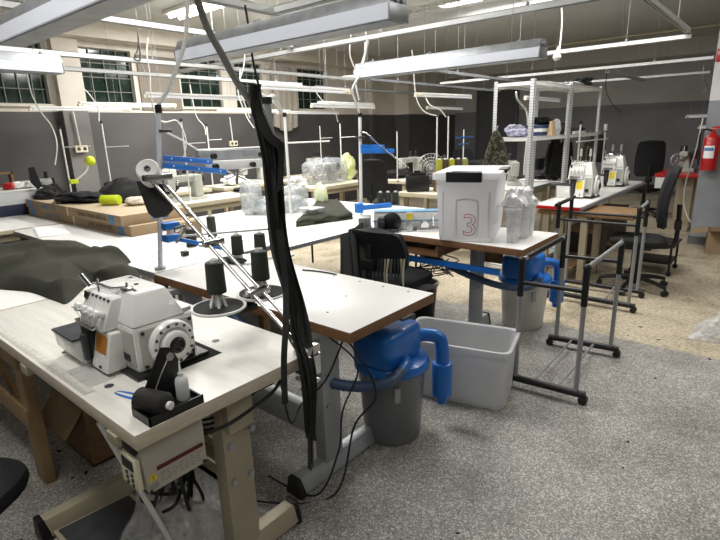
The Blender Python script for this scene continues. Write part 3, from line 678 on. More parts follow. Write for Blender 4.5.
    place(MB().cyl((.0, -.02, .262), (.0, -.02, .2645), .008, n=10).cyl((.03, .08, .262), (.03, .08, .2645), .007, n=10), 'oil_cap', M_dgrey, t)
    return t
mA = overlock('white overlock machine with orange label on the foreground table', (.755, 1.655, .7612))
m1 = overlock('white overlock machine on the bench, first one beside the shelving post', (5.62, 1.66, .76), 'overlock machines on the right bench', True)
m2 = dup(m1, (6.85, 1.66, .76), label='white overlock machine at the far end of the bench before the tall black chair')
m1.scale = m2.scale = (1, .8, 1.4)
for m_ in (m1, m2):
    for s in (-.06, .06): place(MB().cyl((.05, s, .26), (.05, s, .34), .004, n=8).lathe([(.018, 0), (.014, .05), (.008, .055)], (.05, s, .30), (0, 0, 1), 12), 'spool_pin', M_machine2, m_)

# --- accessories on the foreground table
tr = thing('accessory_tray', 'black plastic tray with upright back at the table corner', 'tray', (.6, 1.27, .7602))
F_ = frame((.522, 1.29, .7602), Vector((.15, -.0, 0)) + Vector((.02, -.09, 0)), (0.5, .6, 0))
MTr = frame((.612, 1.242, .7602), (1, 0, 0), (0, 1, 0))
off = T(-.6, -1.27, -.7602)
def LT(b): b.v = [off @ (MTr @ v) for v in b.v]; return b
place(LT(MB().box(-.082, .082, -.049, .047, 0, .006, .002).box(-.082, .082, -.049, -.045, 0, .026).box(-.082, .082, .043, .047, 0, .03).box(-.082, -.078, -.049, .047, 0, .026).box(.078, .082, -.049, .047, 0, .022)), 'tray', M_black, tr)
place(LT(MB().prism([(-.078, 0), (.07, 0), (.068, .11), (.05, .155), (.02, .165), (-.0, .13)], .006, frame((0, .043, .006), (1, 0, 0), (0, 0, 1)), .001)), 'back_board', M_black, tr)
place(LT(MB().cyl((.035, .044, .14), (.035, .02, .142), .012, n=12).tube([(.035, .03, .14), (.0, .02, .1), (-.03, .01, .06)], .002, 6)), 'thread_hook', M_chrome, tr)
sp = thing('thread_spool', 'fat dark thread spool lying in the black tray', 'spool', (.6, 1.27, .7602))
place(LT(MB().lathe([(.012, -.05), (.033, -.05), (.033, .036), (.027, .045), (.012, .05)], (-.038, .0, .04), (.3, -1, 0), 24)), 'thread', M_bthread, sp)
place(LT(MB().lathe([(.006, -.052), (.0105, -.052), (.0115, .06), (.006, .062)], (-.038, .0, .04), (.3, -1, 0), 16)), 'core', M_white, sp)
ob = thing('oil_bottle', 'small clear oil bottle with nozzle standing in the tray', 'bottle', (.6, 1.27, .7602))
bo = place(LT(MB().lathe([(.017, 0), (.019, .003), (.019, .055), (.016, .066), (.007, .073)], (.052, .008, .007), (0, 0, 1), 20)), 'bottle_body', milky('clear_ldpe', (236, 238, 238), .4, .3), ob)
place(LT(MB().lathe([(.008, .07), (.008, .082), (.004, .086), (.0015, .118)], (.052, .008, .007), (0, 0, 1), 14)), 'nozzle', M_white, ob)
sn = thing('thread_snips', 'blue-handled thread snips lying on the foreground table', 'snips', (.585, 1.42, .7605))
s0_ = az(138, 397, .762); s1_ = az(111, 390, .762); MS = frame(((s0_ + s1_) / 2), s1_ - s0_, (1, .2, 0))
def LS(b): b.v = [T(-.585, -1.42, -.7605) @ (MS @ v) for v in b.v]; return b
for s in (-1, 1):
    place(LS(MB().tube([(-.06, s * .009, .008), (-.02, s * .011, .008), (.02, s * .008, .008), (.035, s * .004, .007)], lambda u: .0095 * (1 - .35 * u), 10)), 'handle', M_blue, sn)
    place(LS(MB().hexa([(.03, s * .001, .003), (.03, s * .009, .003), (.075, s * .002, .003), (.075, s * .0005, .003)], [(.03, s * .001, .006), (.03, s * .009, .006), (.075, s * .002, .006), (.075, s * .0005, .006)])), 'blade', M_chrome, sn)

# --- control box under the foreground table
cb = thing('control_box', 'beige motor control box hung under the foreground table corner', 'control box', (.58, 1.3, .5))
CBx0, CBx1, CBz0, CBz1 = .505, .70, .545, .712
place(MB().hexa([(CBx0 + .01, 1.225, CBz0), (CBx1, 1.225, CBz0), (CBx1, 1.38, CBz0), (CBx0 + .01, 1.38, CBz0)], [(CBx0, 1.225, CBz1), (CBx1, 1.225, CBz1), (CBx1, 1.38, CBz1), (CBx0, 1.38, CBz1)], .006), 'housing', mat('beige_enamel', (186, 179, 164), .45, var=.04), cb, world=True)
place(MB().box(.545, .69, 1.222, 1.2255, .607, .618), 'maroon_stripe', M_maroon, cb, world=True)
place(MB().prism([(-.014, 0), (.014, 0), (0, .025)], .002, frame((.53, 1.2255, .583), (1, 0, 0), (0, 0, 1))), 'warning_triangle', M_yel, cb, world=True)
text('!', .018, T(-.58, -1.3, -.5) @ frame((.53, 1.2232, .591), (1, 0, 0), (0, 0, 1)), M_ink, cb, 'warning_mark')
place(MB().box(.517, .544, 1.2235, 1.2255, .556, .572), 'sticker', M_pgrey, cb, world=True)
tb = MB()
for k in range(4):
    for q in range(7):
        x = .553 + q * .019; tb.box(x, x + .015 - .004 * ((q + k) % 3), 1.2238, 1.2255, .592 - k * .009, .594 - k * .009)
place(tb, 'printed_lines', M_pgrey, cb, world=True)
place(MB().cyl((.52, 1.225, .553), (.52, 1.221, .553), .005, n=8).cyl((.69, 1.225, .553), (.69, 1.221, .553), .006, n=8).cyl((.69, 1.225, .70), (.69, 1.221, .70), .005, n=8), 'screw', M_black, cb, world=True)
dp = place(MB().box(.492, .507, 1.235, 1.33, .56, .66, .004), 'display_panel', M_ivory, cb, world=True)
place(MB().box(.4895, .493, 1.25, 1.31, .62, .65), 'screen', M_black, dp, world=True)
kb = MB()
for k in range(3):
    for q in range(2): kb.cyl((.493, 1.262 + q * .03, .572 + k * .016), (.489, 1.262 + q * .03, .572 + k * .016), .006, n=8)
place(kb, 'button', M_dgrey, dp, world=True)
place(MB().box(.494, .52, 1.24, 1.32, .672, .70, .003), 'switch', M_black, cb, world=True)
# pedal, bag and cables
pd = thing('treadle_pedal', 'dark grey treadle pedal plate with pale rim under the foreground table', 'pedal', (.6, 1.8, 0))
place(MB().hexa([(.44, 1.62, .05), (.74, 1.62, .03), (.74, 1.95, .03), (.44, 1.95, .05)], [(.44, 1.62, .062), (.74, 1.62, .042), (.74, 1.95, .042), (.44, 1.95, .062)], .003), 'rim', M_cleg, pd, world=True)
place(MB().hexa([(.455, 1.635, .061), (.725, 1.635, .042), (.725, 1.935, .042), (.455, 1.935, .061)], [(.455, 1.635, .068), (.725, 1.635, .049), (.725, 1.935, .049), (.455, 1.935, .068)], .002), 'plate', M_dgrey, pd, world=True)
place(MB().box(.5, .53, 1.7, 1.88, 0, .052).box(.66, .69, 1.7, 1.88, 0, .035), 'support', M_cleg, pd, world=True)
solo(MB().grid(lambda u, v: (.56 + .40 * u + .04 * noise.noise((u * 5, v * 5, 3)), 1.36 + .4 * v + .05 * noise.noise((u * 4, v * 6, 1)), .012 + .34 * (math.sin(PI * u) * math.sin(PI * v)) ** .7 + .05 * noise.noise((u * 7, v * 7, 0))), 26, 26), 'plastic_bag', M_film2, 'crumpled clear plastic bag on the floor inside the overlock table leg', 'bag')
cw = MB(); rnd = random.Random(3)
for k in range(7):
    pts = [(.70 + rnd.uniform(-.06, .1), 1.5 + rnd.uniform(-.08, .12), .3 + rnd.uniform(-.09, .06)) for _ in range(5)]
    cw.tube([(.66, 1.35, .56)] + pts, .006, 6)
solo(cw, 'cable_bundle', M_bcable, 'tangled black cable bundle hanging under the beige control box', 'cables')
cw = MB()
for k in range(4): cw.tube([(.7, 1.3 + .02 * k, .66 - .02 * k), (.82, 1.34, .62 - .02 * k), (.93, 1.3, .64), (1.0, 1.26, .70 - .01 * k)], .005, 6)
cw.tube([(.68, 1.3, .6), (.8, 1.24, .62), (.95, 1.22, .66), (1.0, 1.22, .69)], .006, 6)
solo(cw, 'cable_loom', M_bcable, 'black cables looping from the control box along the table underside', 'cables')
# a black chair cut by the left edge

for i, (x0, x1, y0, y1, h, lb) in enumerate(((5.7, 6.2, 1.5, 1.78, .42, 'added dark block for the shade under the overlock bench, nearer one'), (6.5, 7.1, 1.5, 1.78, .5, 'added dark block for the shade under the overlock bench, farther one'))):
    t = thing('shade_block', lb, 'crate', ((x0 + x1) / 2, (y0 + y1) / 2, 0), 0, 'added dark blocks for the shade under the overlock bench')  # invented dark block, added to darken the space under the bench
    place(MB().box(x0, x1, y0, y1, 0, h, .004), 'shade_block_body', mat('shade_brown', (62, 50, 40), .8, var=.25), t, world=True)
    for z in (.08, h - .06): place(MB().box(x0 - .006, x0, y0, y1, z, z + .05), 'shade_block_slat', M_chip, t, world=True)
# ================================================================== THREAD STAND CLAMPED TO THE FOREGROUND TABLE
ts = thing('thread_stand', 'leaning chrome thread stand clamped to the corner of the overlock table', 'thread stand', (1.1, 1.17, .7))
B0 = Vector((1.1, 1.165, .775)); B1 = Vector((1.1, 2.06, 1.33)); dd = (B1 - B0).normalized()
for s in (-.022, .022): place(MB().cyl(B0 + Vector((s, 0, 0)) - dd * .02, B1 + Vector((s, 0, 0)), .0075, n=10), 'rod', M_chrome, ts, world=True)
place(MB().box(1.07, 1.13, 1.15, 1.185, .69, .80, .004).box(1.075, 1.125, 1.15, 1.23, .7605, .772, .003).box(1.075, 1.125, 1.15, 1.23, .66, .672, .003).cyl((1.1, 1.21, .62), (1.1, 1.21, .70), .008, n=8).cyl((1.08, 1.21, .625), (1.12, 1.21, .625), .005, n=8), 'clamp', M_chrome, ts, world=True)
for q in (.3, .58): 
    p = B0.lerp(B1, q); place(MB().box(p.x - .045, p.x + .045, p.y - .016, p.y + .016, p.z - .012, p.z + .014, .004).cyl((p.x - .06, p.y, p.z), (p.x + .06, p.y, p.z), .006, n=8), 'cross_clamp', M_chrome, ts, world=True)
place(MB().box(.96, 1.2, 1.475, 1.525, .887, .897, .003).box(1.04, 1.12, 1.46, 1.56, .865, .887, .004), 'disc_arm', M_blackm, ts, world=True)
M_felt = mat('dark_felt', (38, 38, 38), .95, var=.1, scale=40)
def disc(x, y, z, root, lab=None):
    dsc = place(MB().lathe([(.004, 0), (.094, 0), (.099, .004), (.099, .009), (.094, .011), (.09, .0085), (.004, .0085)], (x, y, z), (0, 0, 1), 36), 'spool_disc', M_white, root, world=True)
    place(MB().cyl((x, y, z + .0086), (x, y, z + .0105), .088, n=36), 'felt_pad', M_felt, dsc, world=True)
    k = MB().lathe([(.012, 0), (.012, .075), (.004, .085)], (x, y, z + .01), (0, 0, 1), 12)
    for q in range(6):
        a = PI * q / 3; k.hexa([(x + .03 * math.cos(a) - .004, y + .03 * math.sin(a) - .004, z + .01), (x + .03 * math.cos(a) + .004, y + .03 * math.sin(a) - .004, z + .01), (x + .03 * math.cos(a) + .004, y + .03 * math.sin(a) + .004, z + .01), (x + .03 * math.cos(a) - .004, y + .03 * math.sin(a) + .004, z + .01)],
                              [(x + .012 * math.cos(a) - .004, y + .012 * math.sin(a) - .004, z + .06), (x + .012 * math.cos(a) + .004, y + .012 * math.sin(a) - .004, z + .06), (x + .012 * math.cos(a) + .004, y + .012 * math.sin(a) + .004, z + .06), (x + .012 * math.cos(a) - .004, y + .012 * math.sin(a) + .004, z + .06)])
    place(k, 'cone_foot', M_white, dsc, world=True)
def spool(x, y, z, label, m=None, r=.034, h=.11, group='dark green thread spools'):
    t = thing('thread_spool', label, 'spool', (x, y, z), 0, group)
    place(MB().lathe([(r * .55, 0), (r, 0), (r * 1.02, .006), (r * .93, h - .006), (r * .9, h), (r * .4, h)], (0, 0, 0), (0, 0, 1), 22), 'thread', m or M_thread, t)
    place(MB().lathe([(r * .45, h * .9), (r * .45, h + .012), (r * .38, h + .013), (r * .38, h * .95)], (0, 0, 0), (0, 0, 1), 14), 'core', M_white, t)
    return t
disc(.975, 1.5, .9, ts); disc(1.175, 1.5, .9, ts)
spool(.975, 1.5, .962, 'dark green thread spool on the left disc of the leaning stand, nearest')
spool(1.175, 1.5, .962, 'dark green thread spool on the right disc of the leaning stand, beside the black straps')
# head of the stand: tilted black plate with a big white cone seen end-on
pl = B1 + Vector((0, -.02, .01))
hx = Vector((.62, -.74, -.1)).normalized(); hn = Vector((-.55, -.55, .62)).normalized(); hy = hn.cross(hx).normalized()
Mp = frame(pl + Vector((0.0, -.035, -.07)), hx, hy)
pc = [ax(136, 181, 1.08), ax(162, 184, 1.13), ax(173, 209, 1.10), ax(166, 216, 1.085), ax(154, 218, 1.06), ax(148, 213, 1.05)]
nn = (pc[1] - pc[0]).cross(pc[4] - pc[0]).normalized() * .006
b = MB(); n_ = len(pc); b._add(pc + [p + nn for p in pc], [tuple(range(n_)), tuple(range(2 * n_ - 1, n_ - 1, -1))] + [((i + 1) % n_, i, n_ + i, n_ + (i + 1) % n_) for i in range(n_)])
place(b, 'spool_plate', M_black, ts, world=True)
place(MB().box(pl.x - .06, pl.x + .06, pl.y - .02, pl.y + .02, pl.z - .016, pl.z + .012, .005), 'head_bracket', M_chrome, ts, world=True)
wc = thing('thread_cone', 'big white thread cone seen end-on at the top of the leaning stand', 'spool', (1.08, 2.12, 1.34))
cn = Vector((-.52, -.62, .5)).normalized(); cc = Vector((1.095, 2.09, 1.352)) 
place(MB().lathe([(.014, -.055), (.042, -.055), (.047, -.035), (.047, .04), (.042, .046), (.014, .045), (.013, .03)], cc, cn, 30), 'thread', M_wthread, wc, world=True)
place(MB().lathe([(.013, .04), (.013, .049), (.008, .049), (.006, .042)], cc, cn, 18), 'core', M_dgrey, wc, world=True)
# hanging black elastic straps
sb_ = thing('strap_bundle', 'bundle of long black elastic straps hanging from the grey conduit', 'straps', (1.08, 1.2, .34))
rnd = random.Random(11)
ctr = [tuple(ay(*c)) for c in ((255, 84, 1.34), (258, 112, 1.33), (270, 150, 1.31), (274, 187, 1.29), (281, 250, 1.27), (293, 300, 1.24), (299, 335, 1.20), (308, 373, 1.15), (310, 420, 1.15), (311, 440, 1.15))]
for k in range(11):
    o = (k - 5) / 5; pts = []
    for i, (x, y, z) in enumerate(ctr):
        sp_ = (.010, .02, .026, .024, .026, .022, .028, .012, .011, .009)[i]
        pts.append((x + o * sp_ * .72 + rnd.uniform(-.006, .006), y - o * sp_ * .7 + rnd.uniform(-.012, .012), z))
    if k in (2, 5, 8): pts.append((pts[-1][0] - .005, pts[-1][1], .34 + .02 * k / 8))
    elif k % 2: pts = pts[:-1]
    a0 = rnd.uniform(0, PI)
    place(MB().ribbon(pts, .024, lambda v, a0=a0, k=k: Vector((math.cos(a0 + 1.3 * v + .3 * math.sin(5 * v + k)), math.sin(a0 + 1.3 * v + .3 * math.sin(5 * v + k)), .08)), .002), 'strap', [M_strap, M_strap, mat('grey_green_elastic', (48, 52, 47), .6, var=.3)][k % 3], sb_, world=True)
lp = [tuple(ay(*c)) for c in ((257, 100, 1.31), (262, 122, 1.28), (270, 137, 1.26), (277, 143, 1.25), (281, 149, 1.25), (281, 165, 1.25), (280, 190, 1.25))]
place(MB().ribbon(lp, .028, (.5, -.3, .5), .002), 'strap', M_strap, sb_, world=True)
place(MB().ribbon([tuple(ay(*c)) for c in ((279, 230, 1.22), (285, 280, 1.2), (286, 320, 1.17), (284, 360, 1.15), (285, 404, 1.15))], .02, (.7, -.7, 0), .0018), 'strap', M_strap, sb_, world=True)
# overhead conduit that carries them, from the rail above
cd = MB().tube([(.93, 1.42, 2.2), (.915, 1.38, 2.0), (.93, 1.35, 1.83), (.98, 1.345, 1.73), (1.035, 1.355, 1.655), (1.10, 1.36, 1.58)], .011, 10)
solo(cd, 'conduit', M_gcable, 'thick grey flexible conduit curving down to the black straps', 'cable')
rail((.93, .3, RZ), (.93, 2.5, RZ), 'ceiling rail above the thick grey conduit, over the overlock table', 2)

# ================================================================== BUCKET VACUUMS
def vacuum(label, loc, bm_, clip=True, hose_pts=(), wire=True):
    t = thing('bucket_vacuum', label, 'vacuum', loc)
    bk = place(MB().lathe([(.005, 0), (.118, 0), (.13, .015), (.152, .335), (.16, .34), (.16, .352), (.148, .352), (.126, .02), (.005, .016)], (0, 0, 0), (0, 0, 1), 40), 'bucket', bm_, t)
    for a in (-2.35, .8): 
        c_, s_ = math.cos(a), math.sin(a); Mc = frame((.149 * c_, .149 * s_, .27), (-s_, c_, 0), (0, 0, 1))
        place(MB().box(-.013, .013, -.035, .035, -.004, .012, .003, T=Mc), 'clip', M_steel, bk)
    place(MB().lathe([(.005, .345), (.165, .345), (.17, .352), (.17, .37), (.16, .385), (.12, .395), (.005, .398)], (0, 0, 0), (0, 0, 1), 40), 'lid', M_blue, t)
    mo = place(MB().ell((-.03, .0, .465), (.14, .108, .088), 28, 14, pw=.38), 'motor', M_blue, t)
    place(MB().box(.03, .12, -.045, .045, .525, .56, .01), 'motor_cap', M_dgrey, mo)
    place(MB().box(.108, .14, -.04, .045, .5, .555, .008), 'switch_box', M_black, mo)
    # exhaust elbow and silencer
    place(MB().tube([(.06, -.03, .46), (.14, -.09, .462), (.185, -.135, .44), (.19, -.15, .38), (.19, -.15, .30)], .031, 16), 'exhaust_pipe', M_blue, t)
    place(MB().lathe([(.022, .115), (.024, .12), (.024, .145), (.047, .16), (.047, .315), (.043, .322), (.03, .325)], (.19, -.15, 0), (0, 0, 1), 26), 'silencer', M_blue, t)
    place(MB().tube([(.0, -.04, .41), (-.06, -.12, .405), (-.13, -.14, .40)], lambda u: .03 - .008 * u, 14), 'inlet_pipe', M_blue, t)
    if hose_pts: place(MB().tube(hose_pts, .021, 12, rib=.014), 'hose', M_hose, t)
    return t
vacuum('smoky grey bucket vacuum with blue motor under the middle brown-edged table', (1.84, 1.375, 0), M_bucket, hose_pts=[(-.12, -.14, .402), (-.22, -.14, .39), (-.32, -.06, .39), (-.40, .08, .42), (-.46, .3, .52), (-.44, .6, .62)])
bv = vacuum('milky white bucket vacuum with blue motor under the table of the lidded bin', (3.63, 1.43, 0), M_bucket2, hose_pts=[(-.12, -.14, .402), (-.26, -.12, .385), (-.36, 0, .40), (-.42, .2, .46), (-.46, .45, .56), (-.46, .7, .62)])
place(MB().box(-.52, -.5, -.05, .8, .52, .56, .003), 'blue_rail', M_bluem, bv)
bv.scale = (1.16, 1.16, 1.06); bpy.data.objects['bucket_vacuum'].scale = (1.1, 1.1, 1.1)
cbl = MB().tube([(1.36, 1.33, .7), (1.44, 1.25, .56), (1.39, 1.3, .36), (1.33, 1.28, .2), (1.24, 1.34, .012), (1.2, 1.6, .012)], .004, 6)
cbl.tube([(1.45, 1.33, .68), (1.52, 1.22, .42), (1.46, 1.3, .25), (1.3, 1.28, .012), (1.1, 1.45, .012), (1.0, 1.7, .012)], .0045, 6)
cbl.tube([(1.03, 1.26, .7), (1.1, 1.3, .45), (1.25, 1.4, .42), (1.36, 1.36, .5), (1.46, 1.34, .66)], .004, 6)
solo(cbl, 'power_cable', M_bcable, 'thin black power cables trailing from the middle table leg to the floor', 'cable')

# ================================================================== PLASTIC BINS
def openbin(cx, cy, L_, W_, h, t_, label, name, m, rz, lip=.016, taper=.955, lugs=True):
    t = thing(name, label, 'bin', (cx, cy, 0), rz)
    b = MB(); l, w = L_ / 2, W_ / 2; k = taper
    def ring(sx, sy, z, r=.05, n=6):
        pts = []
        for (qx, qy, a0) in ((1, 1, 0), (-1, 1, PI / 2), (-1, -1, PI), (1, -1, 1.5 * PI)):
            for i in range(n + 1): a = a0 + PI / 2 * i / n; pts.append((qx * (sx - r) + r * math.cos(a), qy * (sy - r) + r * math.sin(a), z))
        return pts
    rings = [ring(l * k - .05, w * k - .05, .0), ring(l * k, w * k, .0), ring(l * k, w * k, .006), ring(l, w, h - .05), ring(l + lip * .5, w + lip * .5, h - .045), ring(l + lip * .5, w + lip * .5, h - .03), ring(l + lip, w + lip, h - .028), ring(l + lip, w + lip, h), ring(l, w, h), ring(l - t_, w - t_, h - .004), ring(l * k - t_, w * k - t_, .012), ring(l * k - .06, w * k - .06, .01)]
    n = len(rings[0]); vs = [p for r_ in rings for p in r_]
    fs = [(j * n + i, j * n + (i + 1) % n, (j + 1) * n + (i + 1) % n, (j + 1) * n + i) for j in range(len(rings) - 1) for i in range(n)]
    fs += [tuple(range(n - 1, -1, -1)), tuple((len(rings) - 1) * n + i for i in range(n))]
    b._add(vs, fs)
    place(b, 'bin_body', m, t, sharp=.5)
    return t
# big open bin on the floor: corner at (2.35,1.02)
ob_ = openbin(2.445, 1.325, .355, .60, .35, .004, 'large open frosted plastic bin standing empty on the terrazzo floor', 'storage_bin', M_bin, .25)
for y in (-.12, .12): place(MB().box(.182, .205, y - .035, y + .035, .24, .33, .006), 'clip', M_black, ob_)
bn = thing('lidded_bin', 'big milky plastic bin with lid, black handles and a red outlined 3', 'bin', (3.15, 1.59, .761))
# built in bin axes: u along the front (towards the camera right), v to the back
bo_ = Vector((2.955, 1.745, .761)); bu = Vector((3.075, 1.40, .761)) - bo_; BW = .375; bu = bu.normalized(); bvv = Vector((-bu.y, bu.x, 0)); BD = .60; BH = .42
Mb = T(-3.15, -1.59, -.761) @ frame(bo_, bu, bvv)
def LB(b): b.v = [Mb @ v for v in b.v]; return b
b = MB().hexa([(.02, .02, 0), (BW - .02, .02, 0), (BW - .02, BD - .02, 0), (.02, BD - .02, 0)], [(0, 0, BH), (BW, 0, BH), (BW, BD, BH), (0, BD, BH)], .018)
body = place(LB(b), 'bin_body', M_binw, bn)
place(LB(MB().box(-.018, BW + .018, -.02, BD + .02, BH - .02, BH + .028, .01)), 'lid', M_binw, bn)
place(LB(MB().box(.07, .285, -.04, -.012, BH - .03, BH + .034, .006).box(.10, .28, -.03, .03, BH + .02, BH + .036, .005)), 'handle', M_black, bn)
place(LB(MB().box(BW - .02, BW + .034, .2, .42, BH + .01, BH + .035, .005)), 'handle', M_black, bn)
b = MB()
b.tube([(.13, .016, .03), (.128, .008, .24), (.15, .004, .275), (.24, .004, .275), (.262, .008, .24), (.26, .016, .03)], .006, 8)
place(LB(b), 'moulded_arch', M_binw, body)
for xx in (.045, .33): place(LB(MB().tube([(xx, .016, .03), (xx, .003, .33)], .006, 8, smooth=False)), 'moulded_rib', M_binw, body)
cu = bpy.data.curves.new('number_mark', 'FONT'); cu.body = '3'; cu.size = .2; cu.fill_mode = 'NONE'; cu.bevel_depth = .0022; cu.align_x = 'CENTER'; cu.align_y = 'CENTER'; cu.materials.append(M_red)
f_ = bpy.data.objects.new('number_curve', cu); C.objects.link(f_)
me_ = bpy.data.meshes.new_from_object(f_.evaluated_get(bpy.context.evaluated_depsgraph_get())); bpy.data.objects.remove(f_)
o_ = bpy.data.objects.new('number_mark', me_); C.objects.link(o_); o_.parent = bn; o_.matrix_local = Mb @ frame((.215, .0095, .105), (1, 0, 0), (0, -.045, 1))
bn.scale = (1.07, 1.07, 1.03); bn.location.x -= .03; bn.location.y += .035
M_tub = film_mat('milky_film', (240, 241, 242), .25, .3, .4, 10)
# bag of clear containers beside the bin
cp = thing('container_stack', 'stack of clear plastic tubs beside the lidded bin', 'tubs', (3.44, 1.42, .761))
for i, (x, y, h) in enumerate(((3.155, 1.345, .22), (3.235, 1.37, .23), (3.32, 1.34, .24), (3.42, 1.345, .23))):
    place(MB().lathe([(.03, 0), (.035, 0), (.046, h * .9), (.054, h * .92), (.054, h), (.046, h)], (x - 3.44, y - 1.42, 0), (0, 0, 1), 18), 'tub', M_tub, cp)
solo(MB().grid(lambda u, v: (3.13 + .36 * u + .03 * noise.noise((u * 4, v * 5, 9)), 1.30 + .16 * v + .05 * noise.noise((u * 5, v * 4, 2)), 1.0 + .10 * (math.sin(PI * u) * math.sin(PI * v)) ** .6 + .05 * noise.noise((u * 8, v * 8, 4))), 24, 20), 'plastic_bag', M_tub, 'crumpled clear plastic bag lying on the stacked tubs', 'bag')

# ================================================================== CLOTHES RACKS
def rack(name, label, pts, zt, lower=True):
    # two end frames on wheeled feet, joined by top rails and two low rods
    (a0, a1), (b0, b1) = pts                     # end frame A from a0 to a1, end frame B from b0 to b1
    t = thing(name, label, 'rack', ((a0[0] + b1[0]) / 2, (a0[1] + b1[1]) / 2, 0), 0, 'wheeled clothes racks')
    V3 = lambda p, z: Vector((p[0], p[1], z))
    for p, q in ((a0, a1), (b0, b1)):
        dr = (V3(q, 0) - V3(p, 0)).normalized()
        place(MB().tube([V3(p, .055) - dr * .05, V3(q, .055) + dr * .05], .021, 10, smooth=False), 'foot', M_black, t, world=True)
        for r_, s in ((p, -1), (q, 1)):
            c = V3(r_, .0) + dr * s * .04; ct = c + Vector((0, 0, .024)); pr = Vector((-dr.y, dr.x, 0))
            place(MB().cyl(ct - pr * .02, ct + pr * .02, .024, n=16).cyl(c + Vector((0, 0, .03)), c + Vector((0, 0, .06)), .012, n=8), 'caster', M_black, t, world=True)
            place(MB().cyl(V3(r_, .05), V3(r_, zt - .02), .0135, n=14), 'post', M_gtube, t, world=True)
            place(MB().cyl(V3(r_, zt - .22), V3(r_, zt - .02), .0175, n=14).ell(V3(r_, zt - .01), (.021, .021, .022), 12, 8), 'joint', M_black, t, world=True)
        place(MB().cyl(V3(p, zt - .14), V3(q, zt - .14), .012, n=10), 'cross_tube', M_black, t, world=True)
    for p, q in ((a0, b0), (a1, b1)):
        place(MB().cyl(V3(p, zt - .01), V3(q, zt - .01), .0135, n=12), 'top_rail', M_gtube, t, world=True)
        m = (V3(p, zt - .01) + V3(q, zt - .01)) / 2
        dr = (V3(q, 0) - V3(p, 0)).normalized() * .3
        if p is a0: place(MB().cyl(m - dr, m + dr, .0165, n=12), 'sleeve', M_black, t, world=True)
    for f in (.3, .7):
        place(MB().cyl(V3(a0, .06).lerp(V3(a1, .06), f), V3(b0, .06).lerp(V3(b1, .06), f), .008, n=8), 'base_rod', M_steel, t, world=True)
    return t
rack('clothes_rack', 'low empty clothes rack on wheels in the centre of the terrazzo floor', (((2.664, 1.07), (2.69, .73)), ((3.395, 1.085), (3.436, .74))), .79)
rk2 = rack('clothes_rack', 'low empty clothes rack on wheels in front of the tan bench', (((4.4, 1.47), (4.4, .85)), ((4.82, 1.5), (4.84, .88))), .86)

# ================================================================== CHAIRS
def chair(label, loc, rz, group='black office chairs', base=True, w=.42, h=.50, zs=.46, bz=.66):
    # faces local +y
    t = thing('office_chair', label, 'chair', loc, rz, group)
    def seat(u, v): pass
    place(MB().ell((0, .02, zs), (w * .55, w * .55, .045), 28, 10, pw=.55), 'seat', M_chair, t)
    bk = MB().grid(lambda u, v: ((u - .5) * w * (1.02 - .25 * abs(v - .45) ** 2.2 * 2.2) * (1 if 0.04 < v < .96 else .84), -.20 - .06 * v - .05 * math.cos((u - .5) * 2.4) + .03 * math.sin(PI * v) + .05, bz + h * v), 16, 16, 0, .055)
    place(bk, 'backrest', M_chair, t, sharp=1.2)
    place(MB().tube([(0, -.1, zs - .05), (0, -.26, zs - .03), (0, -.285, zs + .1), (0, -.275, bz + .2)], .02, 10).box(-.05, .05, -.31, -.255, zs + .12, zs + .2, .01), 'back_support', M_black, t)
    if base:
        place(MB().box(-.1, .1, -.1, .12, zs - .075, zs - .035, .01), 'seat_plate', M_black, t)
        place(MB().cyl((0, 0, .08), (0, 0, zs - .07), .026, n=14).cyl((0, 0, .05), (0, 0, .24), .034, n=14).tube([(.1, 0, zs - .06), (.2, .03, zs - .06)], .007, 6), 'gas_column', M_black, t)
        st = place(MB().cyl((0, 0, .07), (0, 0, .13), .05, n=14), 'base_hub', M_black, t)
        for k in range(5):
            a = 2 * PI * k / 5 + .3; c_, s_ = math.cos(a), math.sin(a)
            l = place(MB().tube([(.03 * c_, .03 * s_, .115), (.18 * c_, .18 * s_, .1), (.3 * c_, .3 * s_, .075)], lambda u: .024 - .008 * u, 8), 'leg', M_black, t)
            place(MB().cyl((.3 * c_ - .022 * s_, .3 * s_ + .022 * c_, .026), (.3 * c_ + .022 * s_, .3 * s_ - .022 * c_, .026), .026, n=16).cyl((.3 * c_, .3 * s_, .03), (.3 * c_, .3 * s_, .08), .009, n=8), 'caster', M_black, l)
    return t
def face(dx, dy): return math.atan2(-dx, dy)
ch1 = chair('black office chair seen side-on at the tan bench, near the cardboard carton', (5.12, .96, 0), face(-.2, .98), h=.52, bz=.60)
chair('tall black office chair before the red bench, backrest towards the camera', (9.5, 1.8, 0), face(.9, .3), h=.56, bz=.66)
chair('black office chair hung with fabric scraps between two brown-edged tables', (2.86, 2.11, 0), face(1, .0), w=.44, h=.29, bz=.55)
dup(ch1, (.09, 1.80, 0), face(.9, .6), 'black office chair cut off by the left edge beside the foreground table')
dup(ch1, (5.65, 4.45, 0), face(.85, .35), 'black chair with a tilted narrow back behind the blue spool bracket')
dup(ch1, (6.75, 3.75, 0), face(.4, -.9), 'black office chair seen through the white shelving')
dup(ch1, (6.9, 3.0, 0), face(.3, .9), 'black office chair half hidden behind the first shelving jackets') if False else None
dup(ch1, (8.6, 4.6, 0), face(-.5, -.8), 'rounded black chair back right of the wire fan') 
